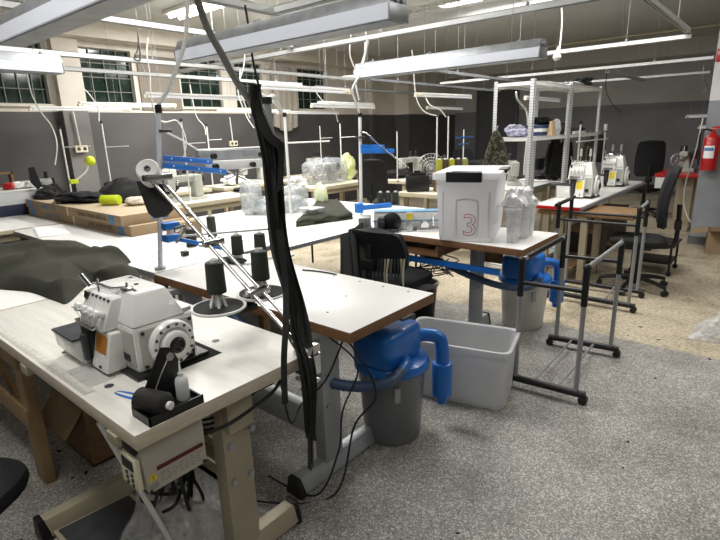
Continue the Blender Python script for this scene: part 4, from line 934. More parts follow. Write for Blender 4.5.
# ================================================================== GENERIC SEWING MACHINE (long axis x, operator at -y)
def lockstitch(label, loc, rz, m=None, group='sewing machines on the back tables', spools=True):
    m = m or M_machine2
    t = thing('sewing_machine', label, 'sewing machine', loc, rz, group)
    bd = place(MB().box(-.24, .24, -.09, .09, 0, .035, .006).box(-.24, -.06, -.05, .05, .035, .05, .006), 'bed', m, t)
    b = MB().box(.10, .21, -.06, .06, .035, .30, .02).box(-.20, .2, -.045, .045, .22, .30, .018).hexa([(-.24, -.045, .13), (-.15, -.045, .13), (-.15, .045, .13), (-.24, .045, .13)], [(-.25, -.05, .30), (-.14, -.05, .30), (-.14, .05, .30), (-.25, .05, .30)], .014)
    place(b, 'arm', m, t)
    place(MB().cyl((-.2, 0, .13), (-.2, 0, .055), .006, n=8).box(-.212, -.188, -.025, .008, .05, .056).cyl((-.18, .01, .14), (-.18, .01, .07), .004, n=8), 'needle_bar', M_chrome, t)
    place(MB().lathe([(.02, 0), (.06, 0), (.065, .006), (.065, .02), (.058, .026), (.02, .03)], (.21, 0, .25), (1, 0, 0), 24), 'handwheel', M_black, t)
    place(MB().lathe([(.01, 0), (.02, .004), (.02, .012), (.008, .02)], (-.12, -.046, .24), (0, -1, 0), 14), 'tension_dial', M_chrome, t)
    place(MB().box(.02, .14, -.0505, -.046, .24, .275), 'badge_strip', M_pgrey, t)
    if spools:
        s = place(MB().box(.0, .2, .03, .06, .30, .312, .003).cyl((.04, .045, .31), (.04, .045, .4), .004, n=6).cyl((.16, .045, .31), (.16, .045, .4), .004, n=6), 'spool_rack', M_steel, t)
        for x in (.04, .16): place(MB().lathe([(.02, 0), (.026, .004), (.02, .075), (.01, .08)], (x, .045, .313), (0, 0, 1), 14), 'spool', M_bthread, s)
    return t
ls0 = lockstitch('old beige sewing machine with a lime lamp at the window wall behind the cartons', (2.08, 6.74, .76), -.28)
def lamp_lime(root):
    t = thing('desk_lamp', 'lime green round clip lamp on a white gooseneck beside the left pilaster', 'lamp', (2.0, 6.45, .78))
    h = ay(90, 161, 6.3); a = ay(74, 181, 6.35)
    place(MB().tube([a, ay(80, 177, 6.33), ay(86, 171, 6.31), h], .011, 8), 'gooseneck', M_white, t, world=True)
    place(MB().ell(h, (.058, .055, .06), 18, 12), 'lamp_head', M_lime, t, world=True)
    place(MB().box(a.x - .05, a.x + .04, a.y - .03, a.y + .03, a.z - .03, a.z + .02, .008), 'clip', M_lime, t, world=True)
lamp_lime(ls0)
dup(ls0, (3.3, 5.5, .76), 0 + .0, 'white sewing machine on the pale table behind the blue arms of the tall pole')
dup(ls0, (5.5, 5.32, .76), -.1, 'sewing machine wrapped under a clear plastic cover with a lime pack')
dup(ls0, (6.75, 6.72, .76), .2, 'small grey sewing machine by the window wall under the curtain')
dup(ls0, (3.7, 6.75, .76), 0, 'grey sewing machine by the window wall behind the black cloth heap')
dup(ls0, (5.2, 6.6, .76), 0, 'grey sewing machine by the window wall behind the long twin beams')
dup(ls0, (2.2, 7.0, .76) if False else (.98, 6.85, .76), 0, 'dark cluttered sewing machine near the left edge behind the white cabinet')
dup(ls0, (6.5, 2.8, .76), .5, 'small sewing machine between the shelving posts, under the brown camouflage vest')
dup(ls0, (7.3, 3.9, .76), -.7, 'sewing machine behind the lidded bin beside the wire fan') if False else None
dup(ls0, (7.1, 4.85, .76), -.2, 'sewing machine with dark cloth on the white table before the corner pier')

# ================================================================== POLES WITH THREAD GUIDES
def pole(label, base, top_z, r=.009, arms=(), cable=None, lean=(0, 0), m=None, group='thin power poles on the back tables'):
    t = thing('power_pole', label, 'pole', base, 0, group)
    h = top_z - base[2]
    place(MB().cyl((0, 0, 0), (lean[0], lean[1], h), r, n=10), 'pole_tube', m or M_cable, t)
    place(MB().cyl((0, 0, 0), (0, 0, .012), r * 2.6, n=14), 'base_flange', M_white, t)
    place(MB().cyl((lean[0], lean[1], h - .015), (lean[0], lean[1], h + .02), r * 1.35, n=10), 'cap', M_black, t)
    for z, l in arms: place(MB().cyl((0, 0, z - base[2]), (l * .64, -l * .77, z - base[2] + .005), r * .55, n=8), 'guide_arm', M_cable, t)
    if cable: place(MB().tube([Vector(c) - Vector(base) for c in cable], r * .75, 8), 'cable', M_cable, t)
    return t
def P3(*c): return tuple(ay(*c))
pole('thin pole left of the pilaster with a loose white cable to the lamp above', (2.36 + .06, 6.55, .76), 1.64, arms=((1.42, .32),), cable=(P3(27, 74, 6.0), P3(32, 95, 6.2), P3(41, 112, 6.4), P3(52, 127, 6.55), P3(57, 145, 6.5), P3(55, 165, 6.5)))
pole('thin pole right of the pilaster behind the cartons', (2.96, 6.68, .76), 1.70, arms=((1.4, .3),), cable=(P3(99, 121, 6.68), P3(98, 108, 6.7), P3(90, 95, 6.7), P3(83, 88, 6.7)))
pole('thin pole just right of the tall left pole with a curved white cable', (3.3, 5.42, .76), 1.68, arms=((1.42, .25),), cable=(P3(150, 88, 5.2), P3(153, 108, 5.3), P3(163, 122, 5.4), P3(177, 121, 5.42), P3(186, 140, 5.35), P3(183, 160, 5.38)))
pole('thin pole below the third window beside the twin beams', (4.42, 6.6, .76), 1.65, arms=((1.44, .2),), cable=(P3(190, 85, 6.5), P3(196, 115, 6.6), P3(204, 126, 6.6), P3(206, 135, 6.6)))
pole('white pole close behind the black straps', (3.08, 3.42, .76), 1.655, r=.013, arms=((1.42, .38),), cable=(P3(281, 113, 3.42), P3(278, 106, 3.42), P3(268, 98, 3.4), P3(258, 92, 3.4)))
pole('thin pole near the curtain with a small machine at its foot', (6.72, 6.55, .76), 1.63, arms=((1.4, .22),))
pole('thin pole standing out of the plastic-covered machine', (5.82, 5.25, .76), 1.64, arms=((1.42, .22),), cable=(P3(338, 122, 5.25), P3(334, 110, 5.2), P3(322, 100, 5.1), P3(316, 92, 5.1)))
pole('short thin pole to the right of the pole with blue brackets', (6.3, 4.55, .76), 1.5, arms=())
pole('white pole left of two beside the wire fan, with an S-curved cable', (5.58, 3.42, .76), 1.66, cable=(P3(438, 116, 3.42), P3(425, 112, 3.45), P3(417, 100, 3.5), P3(414, 78, 3.55), P3(412, 50, 3.6)))
pole('white pole right of two beside the wire fan, with a curved cable', (5.85, 3.42, .76), 1.67, cable=(P3(446, 117, 3.42), P3(440, 110, 3.45), P3(430, 105, 3.5), P3(426, 98, 3.6)))
t_ = pole('thin pole with small blue spool arms behind the yellow spools', (7.23, 3.95, .76), 1.5)
place(MB().box(-.23, .27, -.012, .012, .6, .615).box(-.13, .12, -.012, .012, .5, .512), 'blue_arm', M_bluem, t_)
t_ = pole('white pole with cross bar standing on the bench behind the overlock machines', (6.0, 1.84, .76), 1.52, r=.009)
pole('second white pole with cross bar behind the overlock machines', (7.0, 1.84, .76), 1.42, r=.009)
solo(MB().cyl((5.9, 1.84, 1.32), (7.15, 1.84, 1.32), .007, n=8).box(6.97, 7.03, 1.825, 1.855, 1.42, 1.5, .004), 'cross_bar', M_white, 'white horizontal thread bar joining two poles over the overlock bench', 'bar')

# tall left pole with blue arms and twin beams
tp = thing('tall_pole', 'tall pale pole with two blue arms carrying long twin beams', 'pole', (1.41, 2.74, .76))
PB = Vector((1.41, 2.72, .76)); PT = Vector((1.47, 2.62, 1.655))
place(MB().cyl(PB, PT, .0135, n=14), 'pole_tube', mat('pale_blue_paint', (206, 212, 220), .35, .1), tp, world=True)
place(MB().cyl(PB, PB + Vector((0, 0, .014)), .032, n=16), 'base_flange', M_gtube, tp, world=True)
place(MB().cyl(PT - Vector((0, 0, .03)), PT + Vector((0, 0, .012)), .018, n=14), 'cap', M_black, tp, world=True)
c0 = P3(164, 131, 2.63); place(MB().box(c0[0] - .035, c0[0] + .035, c0[1] - .02, c0[1] + .02, c0[2] - .008, c0[2] + .008, .003), 'collar', M_dgrey, tp, world=True)
place(MB().tube([c0, P3(182, 140, 2.75), P3(198, 150, 2.9), P3(262, 147, 2.95)], .005, 8, smooth=False), 'guide_rod', M_white, tp, world=True)
for (a, b_), w_ in ((((164, 158, 2.64), (212, 162, 2.86)), .016), (((164, 165, 2.62), (226, 172, 2.86)), .016)):
    p, q_ = Vector(P3(*a)), Vector(P3(*b_)); d_ = (q_ - p); l_ = d_.length
    ba_ = place(MB().box(0, l_, -.006, .006, -w_, w_, .003, T=frame(p, d_, Vector((-d_.y, d_.x, 0)))), 'blue_arm', M_bluem, tp, world=True)
    for f in (.12, .5, .88):
        c_ = p.lerp(q_, f); nrm_ = Vector((d_.y, -d_.x, 0)).normalized()
        place(MB().cyl(c_ + nrm_ * .005, c_ + nrm_ * .008, .006, n=10), 'rivet', M_white, ba_, world=True)
for (xa, ya, xb, yb, h_, mm, Yb) in ((197, 156, 278, 153, .034, M_galv, 2.96), (207, 166, 278, 162, .030, M_white, 2.9)):
    p, q_ = Vector(P3(xa, ya, Yb)), Vector(P3(xb, yb, Yb)); d_ = q_ - p
    bmn = place(MB().box(0, d_.length, -.02, .02, -h_, h_, .004, T=frame(p, d_, Vector((0, 1, 0)))), 'beam', mm, tp, world=True)
    for f in ((.08, .66) if mm is M_galv else (.0, .5)):
        c_ = p.lerp(q_, f + .07) + Vector((0, -.02, -.005)); place(MB().cyl(c_, c_ + Vector((0, -.03, 0)), .018, n=16), 'knob', M_black, bmn, world=True)
place(MB().cyl(P3(226, 170, 2.88), P3(246, 180, 2.88), .006, n=8).cyl(P3(246, 170, 2.88), P3(226, 180, 2.88), .006, n=8).cyl(P3(237, 172, 2.88), P3(237, 184, 2.88), .01, n=8), 'scissor_link', M_chrome, tp, world=True)
c1 = Vector(P3(170, 231, 2.66)); place(MB().box(c1.x - .04, c1.x + .045, c1.y - .03, c1.y + .03, c1.z - .06, c1.z - .02, .006).box(c1.x - .04, c1.x + .05, c1.y - .03, c1.y + .03, c1.z + .01, c1.z + .05, .006), 'blue_clamp', M_bluem, tp, world=True)
p, q_ = Vector(P3(172, 238, 2.66)), Vector(P3(222, 248, 2.5)); d_ = q_ - p
place(MB().box(0, d_.length, -.006, .006, -.012, .012, .003, T=frame(p, d_, Vector((-d_.y, d_.x, 0)))), 'blue_arm', M_bluem, tp, world=True)
place(MB().box(0, .07, -.01, .01, -.014, .014, .003, T=frame(P3(174, 230, 2.6), Vector(P3(188, 225, 2.6)) - Vector(P3(174, 230, 2.6)), (0, 1, 0))).cyl(P3(186, 228, 2.58), P3(176, 243, 2.58), .007, n=8), 'lever', M_chrome, tp, world=True)
place(MB().cyl(P3(182, 236, 2.5), P3(270, 229, 2.3), .006, n=8), 'thread_bar', M_gtube, tp, world=True)
place(MB().tube([PT + Vector((0, 0, .01)), P3(170, 85, 2.6), P3(184, 45, 2.5), P3(187, 15, 2.45), P3(187, -25, 2.4)], .011, 8), 'cable', M_cable, tp, world=True)
tl = MB()
for a, b_ in (((168, 240), (140, 270)), ((169, 243), (146, 272)), ((172, 250), (128, 264))): tl.cyl(ay(a[0], a[1], 2.65), az(b_[0], b_[1], .762), .0011, n=4)
place(tl, 'threads', M_wthread, tp, world=True)

# grey pole behind the straps
g0 = az(286, 256, .762); g1 = Vector(ay(267, 101, g0.y - .1))
gp = pole('thick grey leaning pole with black cap mostly hidden by the black straps', tuple(g0), g1.z, r=.02, m=M_gtube, lean=(g1.x - g0.x, g1.y - g0.y), cable=(tuple(g1), P3(274, 97, 2.35), P3(281, 112, 2.7)), group=None)
# pole with blue spool bracket
bp_ = thing('bracket_pole', 'pale pole with blue arms and a blue three-spool bracket left of the lidded bin', 'pole', (3.3, 2.78, .76))
QB = Vector((3.31, 2.78, .76)); QT = Vector((3.33, 2.78, 1.635))
place(MB().cyl(QB, QT, .0135, n=14), 'pole_tube', M_cable, bp_, world=True)
place(MB().cyl(QT - Vector((0, 0, .02)), QT + Vector((0, 0, .012)), .018, n=14), 'cap', M_black, bp_, world=True)
place(MB().tube([QT, P3(355, 100, 2.75), P3(353, 88, 2.7), P3(362, 70, 2.66), P3(368, 40, 2.6)], .01, 8), 'cable', M_cable, bp_, world=True)
place(MB().tube([P3(361, 132, 2.76), P3(366, 133, 2.76), P3(385, 150, 2.72), P3(409, 168, 2.66)], .0055, 8, smooth=False), 'guide_rod', M_chrome, bp_, world=True)
place(MB().box(3.29, 3.36, 2.75, 2.8, 1.445, 1.46, .003), 'collar', M_dgrey, bp_, world=True)
for a, b_ in (((361, 147, 2.76), (384, 147, 2.80)), ((361, 151, 2.75), (394, 151, 2.72))):
    p, q_ = Vector(P3(*a)), Vector(P3(*b_)); d_ = q_ - p
    place(MB().box(0, d_.length, -.006, .006, -.02, .02, .003, T=frame(p, d_, Vector((-d_.y, d_.x, 0)))), 'blue_arm', M_bluem, bp_, world=True)
p, q_ = Vector(P3(359, 208, 2.75)), Vector(P3(391, 205, 2.6)); d_ = q_ - p
place(MB().box(-.02, d_.length, -.02, .02, -.02, .02, .004, T=frame(p, d_, Vector((-d_.y, d_.x, 0)))).box(-.03, .03, -.035, .035, -.04, .04, .006, T=frame(p, d_, Vector((-d_.y, d_.x, 0)))), 'blue_clamp', M_bluem, bp_, world=True)
place(MB().box(-.1, .1, -.06, .06, -.006, 0, .002, T=T(3.62, 2.72, .862) @ Matrix.Rotation(-.85, 4, 'Z')).cyl((3.38, 2.76, .858), (3.56, 2.74, .858), .008, n=8), 'spool_tray', M_dgrey, bp_, world=True)
for i, (lab) in enumerate(('left', 'middle', 'right')):
    q_ = Vector((3.62, 2.72, .862)) + Vector((.66, -.75, 0)) * (.068 * (i - 1))
    spool(q_.x, q_.y, q_.z, {'left': 'dark spool on the blue bracket next to the pole, first of three', 'middle': 'dark spool on the blue bracket, between two others', 'right': 'dark spool on the blue bracket, outermost from the pole'}[lab], r=.03, h=.105)
solo(MB().box(-.03, .03, -.03, .03, 0, .1, .005, T=T(3.22, 2.3, .761)).box(-.06, .06, -.04, .04, 0, .025, .004, T=T(3.2, 2.33, .761)).box(.03, .06, -.012, .012, .03, .08, .004, T=T(3.22, 2.3, .761)), 'black_clamp', M_black, 'small black clamp block standing on the table under the blue bracket', 'clamp')

# feeder machine on the table of the lidded bin
fm = thing('binding_machine', 'white sewing head with blue stripe and grey motor block beside the lidded bin', 'sewing machine', (3.10, 2.2, .761), face(.62, .78) - PI / 2 - .15 if False else -.95)
place(MB().box(-.3, -.22, -.1, .06, 0, .11, .01), 'motor_block', M_gtube, fm)
place(MB().box(-.2, .32, .02, .13, .0, .13, .018), 'machine_body', M_machine, fm)
place(MB().box(-.2, .322, .016, .0205, .062, .072).box(-.2, .32, .02, .13, .1305, .132), 'blue_stripe', mat('light_blue_print', (110, 160, 196), .5), fm)
place(MB().lathe([(.02, 0), (.062, .0), (.066, .01), (.066, .035), (.05, .045), (.02, .05)], (-.07, .0, .068), (0, -1, 0), 24), 'black_wheel', M_black, fm)
place(MB().box(-.17, -.12, -.06, .02, 0, .1, .006).cyl((-.14, -.08, .06), (-.14, -.02, .06), .02, n=12).box(-.2, -.02, -.08, .02, 0, .02, .003), 'puller', M_dgrey, fm)
place(MB().box(.03, .075, -.05, .02, 0, .13, .006), 'guard', M_steel, fm)
place(MB().box(.032, .073, -.053, -.05, .085, .125), 'yellow_label', M_yel, fm)
place(MB().cyl((.16, -.04, .04), (.16, .02, .05), .028, n=14).cyl((.22, -.03, .03), (.22, .02, .1), .01, n=8).box(.1, .28, -.05, .02, 0, .02, .003), 'presser_unit', M_chrome, fm)

fm.scale = (1.08, 1.08, 1.08)
# small stand with two spools on the middle table
ss = thing('spool_stand', 'small two-spool stand at the far end of the middle table', 'thread stand', (1.85, 2.42, .76))
place(MB().box(1.76, 1.95, 2.36, 2.56, .7605, .772, .003).cyl((1.80, 2.50, .77), (1.80, 2.50, .80), .03, n=16).cyl((1.91, 2.42, .77), (1.91, 2.42, .80), .03, n=16), 'stand_base', M_white, ss, world=True)
spool(1.80, 2.50, .801, 'dark green thread spool on the small stand, seen between the leaning rods and straps', r=.036, h=.115)
spool(1.91, 2.42, .801, 'dark green thread spool on the small stand touching the strap bundle in view', r=.036, h=.115)
solo(MB().ell((1.72, 2.52, .775), (.07, .05, .018), 16, 8).ell((1.76, 2.45, .773), (.05, .06, .014), 16, 8), 'cloth_scrap', M_bfab, 'small black cloth scrap beside the two-spool stand', 'cloth')
solo(MB().box(1.66, 1.70, 2.88, 2.92, .761, .792, .004), 'small_box', M_black, 'tiny black box on the long white table near the tall left pole', 'box')
solo(MB().box(1.49, 1.52, 2.25, 2.45, .761, .768, .002) if False else MB().tube([(1.86, 2.0, .764), (1.89, 1.9, .764), (1.9, 1.78, .764)], .004, 6), 'tweezers', M_black, 'thin black tweezers lying on the middle white table', 'tweezers')

cx_ = thing('small_carton', 'small brown carton behind the lower blue clamp of the tall pole', 'box', (2.0, 3.42, .761), .1)
place(MB().box(-.10, .10, -.08, .08, 0, .13, .004), 'carton_body', M_card, cx_)
place(MB().box(-.1005, .1005, -.02, .02, 0, .1308), 'tape_strip', M_tan, cx_)
spool(1.87, 3.12, .761, 'dark spool standing before the small brown carton on the long white table', r=.036, h=.12)
spool(2.16, 3.3, .761, 'tall dark spool standing right of the small brown carton', r=.034, h=.15)
# ================================================================== CLOTH HEAPS AND PACKAGES
def heap(name, outline, zb, h, m, label, cat, folds=6, seed=1, drape=0, nu=72, nv=26, wob=.02, ridge=.02, ang=.6):
    pts = [Vector((p[0], p[1], 0)) for p in outline]; n = len(pts); c = sum(pts, Vector()) / n
    def rim(u):
        s = (u % 1) * n; i = int(s) % n; f = s - int(s); a, b_, c_, d = pts[i - 1], pts[i], pts[(i + 1) % n], pts[(i + 2) % n]
        return .5 * ((2 * b_) + (c_ - a) * f + (2 * a - 5 * b_ + 4 * c_ - d) * f * f + (3 * b_ - a - 3 * c_ + d) * f ** 3)
    ca, sa = math.cos(ang), math.sin(ang)
    def fn(u, v):
        r = rim(u); p = c.lerp(r, v)
        q = p.x * ca + p.y * sa; w = -p.x * sa + p.y * ca
        k = max(0, 1 - v ** 3.2)
        z = h * k * (.75 + .5 * noise.noise((p.x * 2.4 + seed, p.y * 2.4, seed)))
        warp = noise.noise((p.x * 3, p.y * 3, seed + 5)) * .9
        z += (ridge * (1 - abs(math.sin(folds * .5 * q + warp * 1.5 + .8 * w))) ** 1.3 + ridge * .28 * (1 - abs(math.sin(folds * .8 * w + warp * 2.2)))) * min(1, (1 - v) * 6) + wob * .5 * noise.noise((p.x * 9, p.y * 9, seed)) * min(1, (1 - v) * 5)
        if v > .985: z = 0
        return (p.x, p.y, zb + max(0, z) + (.006 if v < .985 else 0))
    return solo(MB().grid(fn, nu, nv), name, m, label, cat, sharp=1.4)
gz = .84
og = [az(*c, .78)[:2] for c in ((0, 286), (30, 289), (56, 298), (68, 299), (90, 281), (115, 283), (137, 280), (139, 270), (128, 262))] + [az(*c, .83)[:2] for c in ((128, 250), (100, 242), (75, 239), (40, 241), (0, 246))] + [az(-40, 252, .8)[:2], az(-45, 280, .78)[:2]]
heap('olive_garment', og, .761, .085, M_fabric, 'heap of dark olive knitted fabric lying behind the overlock machine', 'garment', folds=11, seed=3, ridge=.06, wob=.012, ang=.95)
def folded(name, corners, zb, layers, m, label, cat):
    t = thing(name, label, cat, (sum(c[0] for c in corners) / 4, sum(c[1] for c in corners) / 4, zb))
    c = [Vector((*p[:2], 0)) for p in corners]; rr = random.Random(4)
    z = zb
    for k in range(layers):
        h = .018 + .006 * rr.random()
        def fn(u, v, z=z, h=h, k=k):
            uu = min(1, max(0, (u - .06) / .88)); vv = min(1, max(0, (v - .08) / .84))
            p = c[0].lerp(c[1], uu).lerp(c[3].lerp(c[2], uu), vv); p += Vector((.02 * noise.noise((uu * 3, vv * 3, k * 5)), .02 * noise.noise((uu * 3, vv * 3, k * 5 + 9)), 0))
            e = (1 - abs(2 * u - 1) ** 9) * (1 - abs(2 * v - 1) ** 9)
            return (p.x + .03 * noise.noise((vv * 4, k * 3, 1)), p.y + .03 * noise.noise((uu * 4, k * 3, 2)), z + (h + .022 * noise.noise((uu * 3.5, vv * 3, k)) + .012 * (1 - abs(math.sin(uu * 7 + vv * 4 + k)))) * e)
        place(MB().grid(fn, 30, 24), 'fold', m, t, world=True, sharp=1.2); z += h - .003
    return t
fg = [az(x, y, .77) for x, y in ((296, 226), (353, 218), (338, 203), (318, 203))]
folded('folded_fabric', fg, .7605, 3, M_fabric2, 'folded stack of dark olive fabric on the grey-edged white table', 'fabric')
bx_ = thing('clear_box', 'small clear plastic box on top of the folded olive fabric', 'box', (3.07, 3.14, .815))
place(MB().hexa([(-.05, -.06, 0), (.05, -.06, 0), (.05, .06, 0), (-.05, .06, 0)], [(-.075, -.085, .055), (.075, -.085, .055), (.075, .085, .055), (-.075, .085, .055)], .006), 'tub', M_film, bx_)
place(MB().box(-.05, .05, -.06, .05, .004, .03, .008), 'contents', M_bfab, bx_)
place(MB().box(-.08, .08, -.09, .09, .054, .06, .003), 'rim', M_film, bx_)
def blob(name, c, r, m, label, cat, seed=0, amp=.25, k=18, rz=0, grp=None, pw=.8, zmin=None):
    b = MB().ell((0, 0, 0), (1, 1, 1), k * 2, k, pw=pw); R_ = Matrix.Rotation(rz, 3, 'Z')
    vv = []
    for v in b.v:
        d = v.normalized(); s = 1 + amp * noise.noise((d.x * 1.7 + seed, d.y * 1.7, d.z * 1.7)) + amp * .6 * noise.noise((d.x * 4 + seed, d.y * 4, d.z * 4)) + amp * .3 * noise.noise((d.x * 9 + seed, d.y * 9, d.z * 9))
        p = R_ @ Vector((v.x * r[0] * s, v.y * r[1] * s, max(v.z * s, -.98) * r[2])); vv.append(Vector(c) + Vector((0, 0, r[2])) + p)
    zm = zmin if zmin is not None else c[2]
    b.v = [Vector((v.x, v.y, max(v.z, zm + .001))) for v in vv]
    return solo(b, name, m, label, cat, grp, sharp=1.3)
blob('wrapped_package', (3.26, 3.8, .761), (.26, .2, .075), M_filmg, 'large frosted plastic-wrapped package beside the folded olive fabric', 'package', 2, .16, rz=-.5, pw=.6)
blob('wrapped_package', (3.62, 4.02, .761), (.2, .16, .10), M_filmg, 'smaller frosted package behind the large one, next to the lime pack', 'package', 7, .16, rz=.4, pw=.6)
blob('lime_pack', (3.76, 3.70, .761), (.06, .13, .115), mat('lime_film', (214, 226, 150), .4, var=.25, scale=9, col2=(240, 243, 220)), 'pale lime package leaning against the wrapped packages', 'package', 4, .18, rz=-.6)
blob('plastic_bag', (3.02, 3.9, .761), (.1, .09, .16), M_filmg, 'upright frosted plastic bag just left of the black straps', 'bag', 9, .2, pw=.7)
blob('plastic_cover', (5.52, 5.3, .762), (.36, .24, .185), M_cover, 'clear plastic cover draped over the sewing machine beside the pole', 'cover', 12, .14, pw=.55)
blob('lime_bag', (6.08, 5.35, .762), (.13, .1, .2), mat('lime_film2', (206, 218, 110), .4, var=.25, scale=7, col2=(236, 240, 200)), 'lime green plastic bag right of the plastic-covered machine', 'bag', 15, .3)
blob('white_cloth', (4.35, 4.75, .762) if False else (4.85, 5.25, .762), (.16, .12, .07), M_pcloth, 'small white crumpled cloth on a pale table behind the straps', 'cloth', 3, .4)

# ================================================================== CARTONS AND THE LEFT BACK CORNER
def carton(label, x0, x1, y0, y1, z0, z1, t1, t2, skew=0., loc=None):
    cx, cy = (x0 + x1) / 2, (y0 + y1) / 2
    t = thing('flat_carton', label, 'box', (cx, cy, z0), skew, 'flat cardboard cartons on the long white table')
    X, Y, Z = (x1 - x0) / 2, (y1 - y0) / 2, z1 - z0
    place(MB().box(-X, X, -Y, Y, 0, Z, .004, top=1), 'carton_body', [M_card, M_cardtop], t)
    place(MB().box(-X - .001, X + .001, -Y * .02 - .02, -Y * .02 + .012, Z * .0, Z + .001), 'packing_tape', mat('clear_tape', (206, 186, 150), .3, var=.04), t)
    for y in (-Y + .16, Y - .14): place(MB().box(-X - .0014, -X + .001, y - .045, y + .045, .003, Z - .003), 'blue_print', M_btape, t)
    place(MB().box(-.03, .12, -Y - .0014, -Y + .001, Z * .25, Z * .7), 'blue_print', M_bink, t)
    Mf = lambda y, z: frame((-X - .0012, y, z), (0, -1, 0), (0, 0, 1))
    text(t1, Z * .62, Mf(-Y * .5, Z * .46), M_ink, t); text(t2, Z * .78, Mf(Y * .42, Z * .5), M_bink, t)
    return t
carton('lower flat cardboard carton with blue end prints under another one', 1.775, 2.30, 3.83, 5.95, .761, .842, 'DAMA A PANNI BEB', 'LIMARE 4 ALL', .015)
carton('upper flat cardboard carton with blue end prints, topmost of the two', 1.76, 2.31, 3.88, 6.02, .8425, .925, 'DAMA A PANNI BEB A.A.', 'LIMARE 4 ALL', -.01)
TZ = .9255
tape = thing('tape_roll', 'lime green fabric roll lying on the upper carton', 'roll', (2.02, 4.62, TZ))
place(MB().lathe([(.012, -.085), (.042, -.085), (.045, -.08), (.045, .08), (.042, .085), (.012, .085)], (0, 0, .046), (.55, -.83, 0), 24), 'roll', M_lime, tape)
blob('pouch', (2.16, 4.42, TZ), (.09, .1, .035), mat('cream_cloth', (206, 196, 176), .85, var=.08), 'small cream cloth pouch beside the lime roll on the carton', 'pouch', 5, .2)
blob('black_garment', (2.0, 5.15, TZ), (.17, .26, .045), M_bfab, 'black garment spread flat on the carton in front of the lime lamp machine', 'garment', 8, .35, rz=.3)
hb_ = [(x + 2.18, y + 5.0) for x, y in ((-.2, -.3), (.0, -.42), (.22, -.3), (.3, 0), (.25, .3), (0, .38), (-.2, .28), (-.26, 0))]
heap('black_garment', [(x + .15, y - .05) for x, y in hb_], TZ, .15, M_bfab, 'tall heap of black cloth on the carton behind the lime roll', 'garment', folds=14, seed=6, ridge=.04)
blob('red_cloth', (2.3, 4.52, TZ), (.05, .09, .03), mat('dark_red_cloth', (120, 28, 30), .9), 'small dark red cloth at the end of the upper carton', 'cloth', 2, .3)
pp = thing('paper_stack', 'stack of white paper sheets left of the cartons', 'paper', (1.53, 4.75, .7605), -.25)
for k in range(3): place(MB().box(-.11 + .006 * k, .11 + .004 * k, -.33, .28 - .02 * k, .004 * k, .004 * k + .0035), 'sheet', M_paper, pp)
solo(MB().box(1.0, 2.12, 6.06, 6.24, .761, .872, .006), 'navy_crate', M_dblue, 'dark navy crate under the white cabinet at the left edge', 'crate')
wc_ = thing('white_cabinet', 'low white cabinet standing on the navy crate at the left edge', 'cabinet', (1.45, 6.32, .873))
place(MB().box(-.6, .55, -.26, .3, 0, .13, .006), 'cabinet_body', mat('cabinet_grey', (206, 208, 210), .4, var=.03), wc_)
place(MB().box(-.6, .555, -.265, .305, .13, .142, .003), 'cabinet_top', M_white, wc_)
for i, (px, m_, lb) in enumerate(((10, M_red, 'small red striped packet on the white cabinet, leftmost'), (18, M_pcloth, 'small white bundle on the white cabinet, in the middle'), (30, M_pcloth, 'small white bundle on the white cabinet, nearest the black chair back'))):
    p = ay(px, 187, 6.25); blob('small_bundle', (p.x, 6.25, 1.0155), (.07, .07, .035), m_, lb, 'bundle', i * 3 + 1, .3)
rk = thing('small_rack', 'small wooden spool rack with dark spools behind the white cabinet', 'rack', (1.6, 6.75, .812))
place(MB().box(-.3, .3, -.05, .05, 0, .02).box(-.3, .3, -.05, .05, .34, .36).box(-.3, -.28, -.05, .05, 0, .36).box(.28, .3, -.05, .05, 0, .36), 'rack_frame', M_chip, rk)
for k in range(5): place(MB().lathe([(.02, 0), (.045, .005), (.04, .16), (.02, .17)], (-.22 + .11 * k, 0, .021), (0, 0, 1), 14), 'dark_cone', M_bthread if k % 2 else M_brownfab, rk)
dup(ch1, (1.95, 6.1, 0) if False else (2.62, 7.05, 0), face(-.6, -.5), 'black office chair back leaning near the window wall behind the white cabinet') if False else None
pb_ = [P3(28, 168, 6.0), P3(34, 167, 6.0), P3(42, 186, 5.9), P3(38, 190, 5.9), P3(30, 182, 5.95)]
b = MB(); n_ = len(pb_); b._add([Vector(p) for p in pb_] + [Vector(p) + Vector((.02, .05, 0)) for p in pb_], [tuple(range(n_ - 1, -1, -1)), tuple(range(n_, 2 * n_))] + [(i, (i + 1) % n_, n_ + (i + 1) % n_, n_ + i) for i in range(n_)])
solo(b, 'black_board', M_bfab, 'black padded board leaning beside the spool rack at the left back corner', 'board')
blob('dark_bundle', (1.98, 5.9, .762), (.14, .2, .13), M_bfab, 'dark bundle beside the carton ends under the left thin pole', 'bundle', 31, .35)
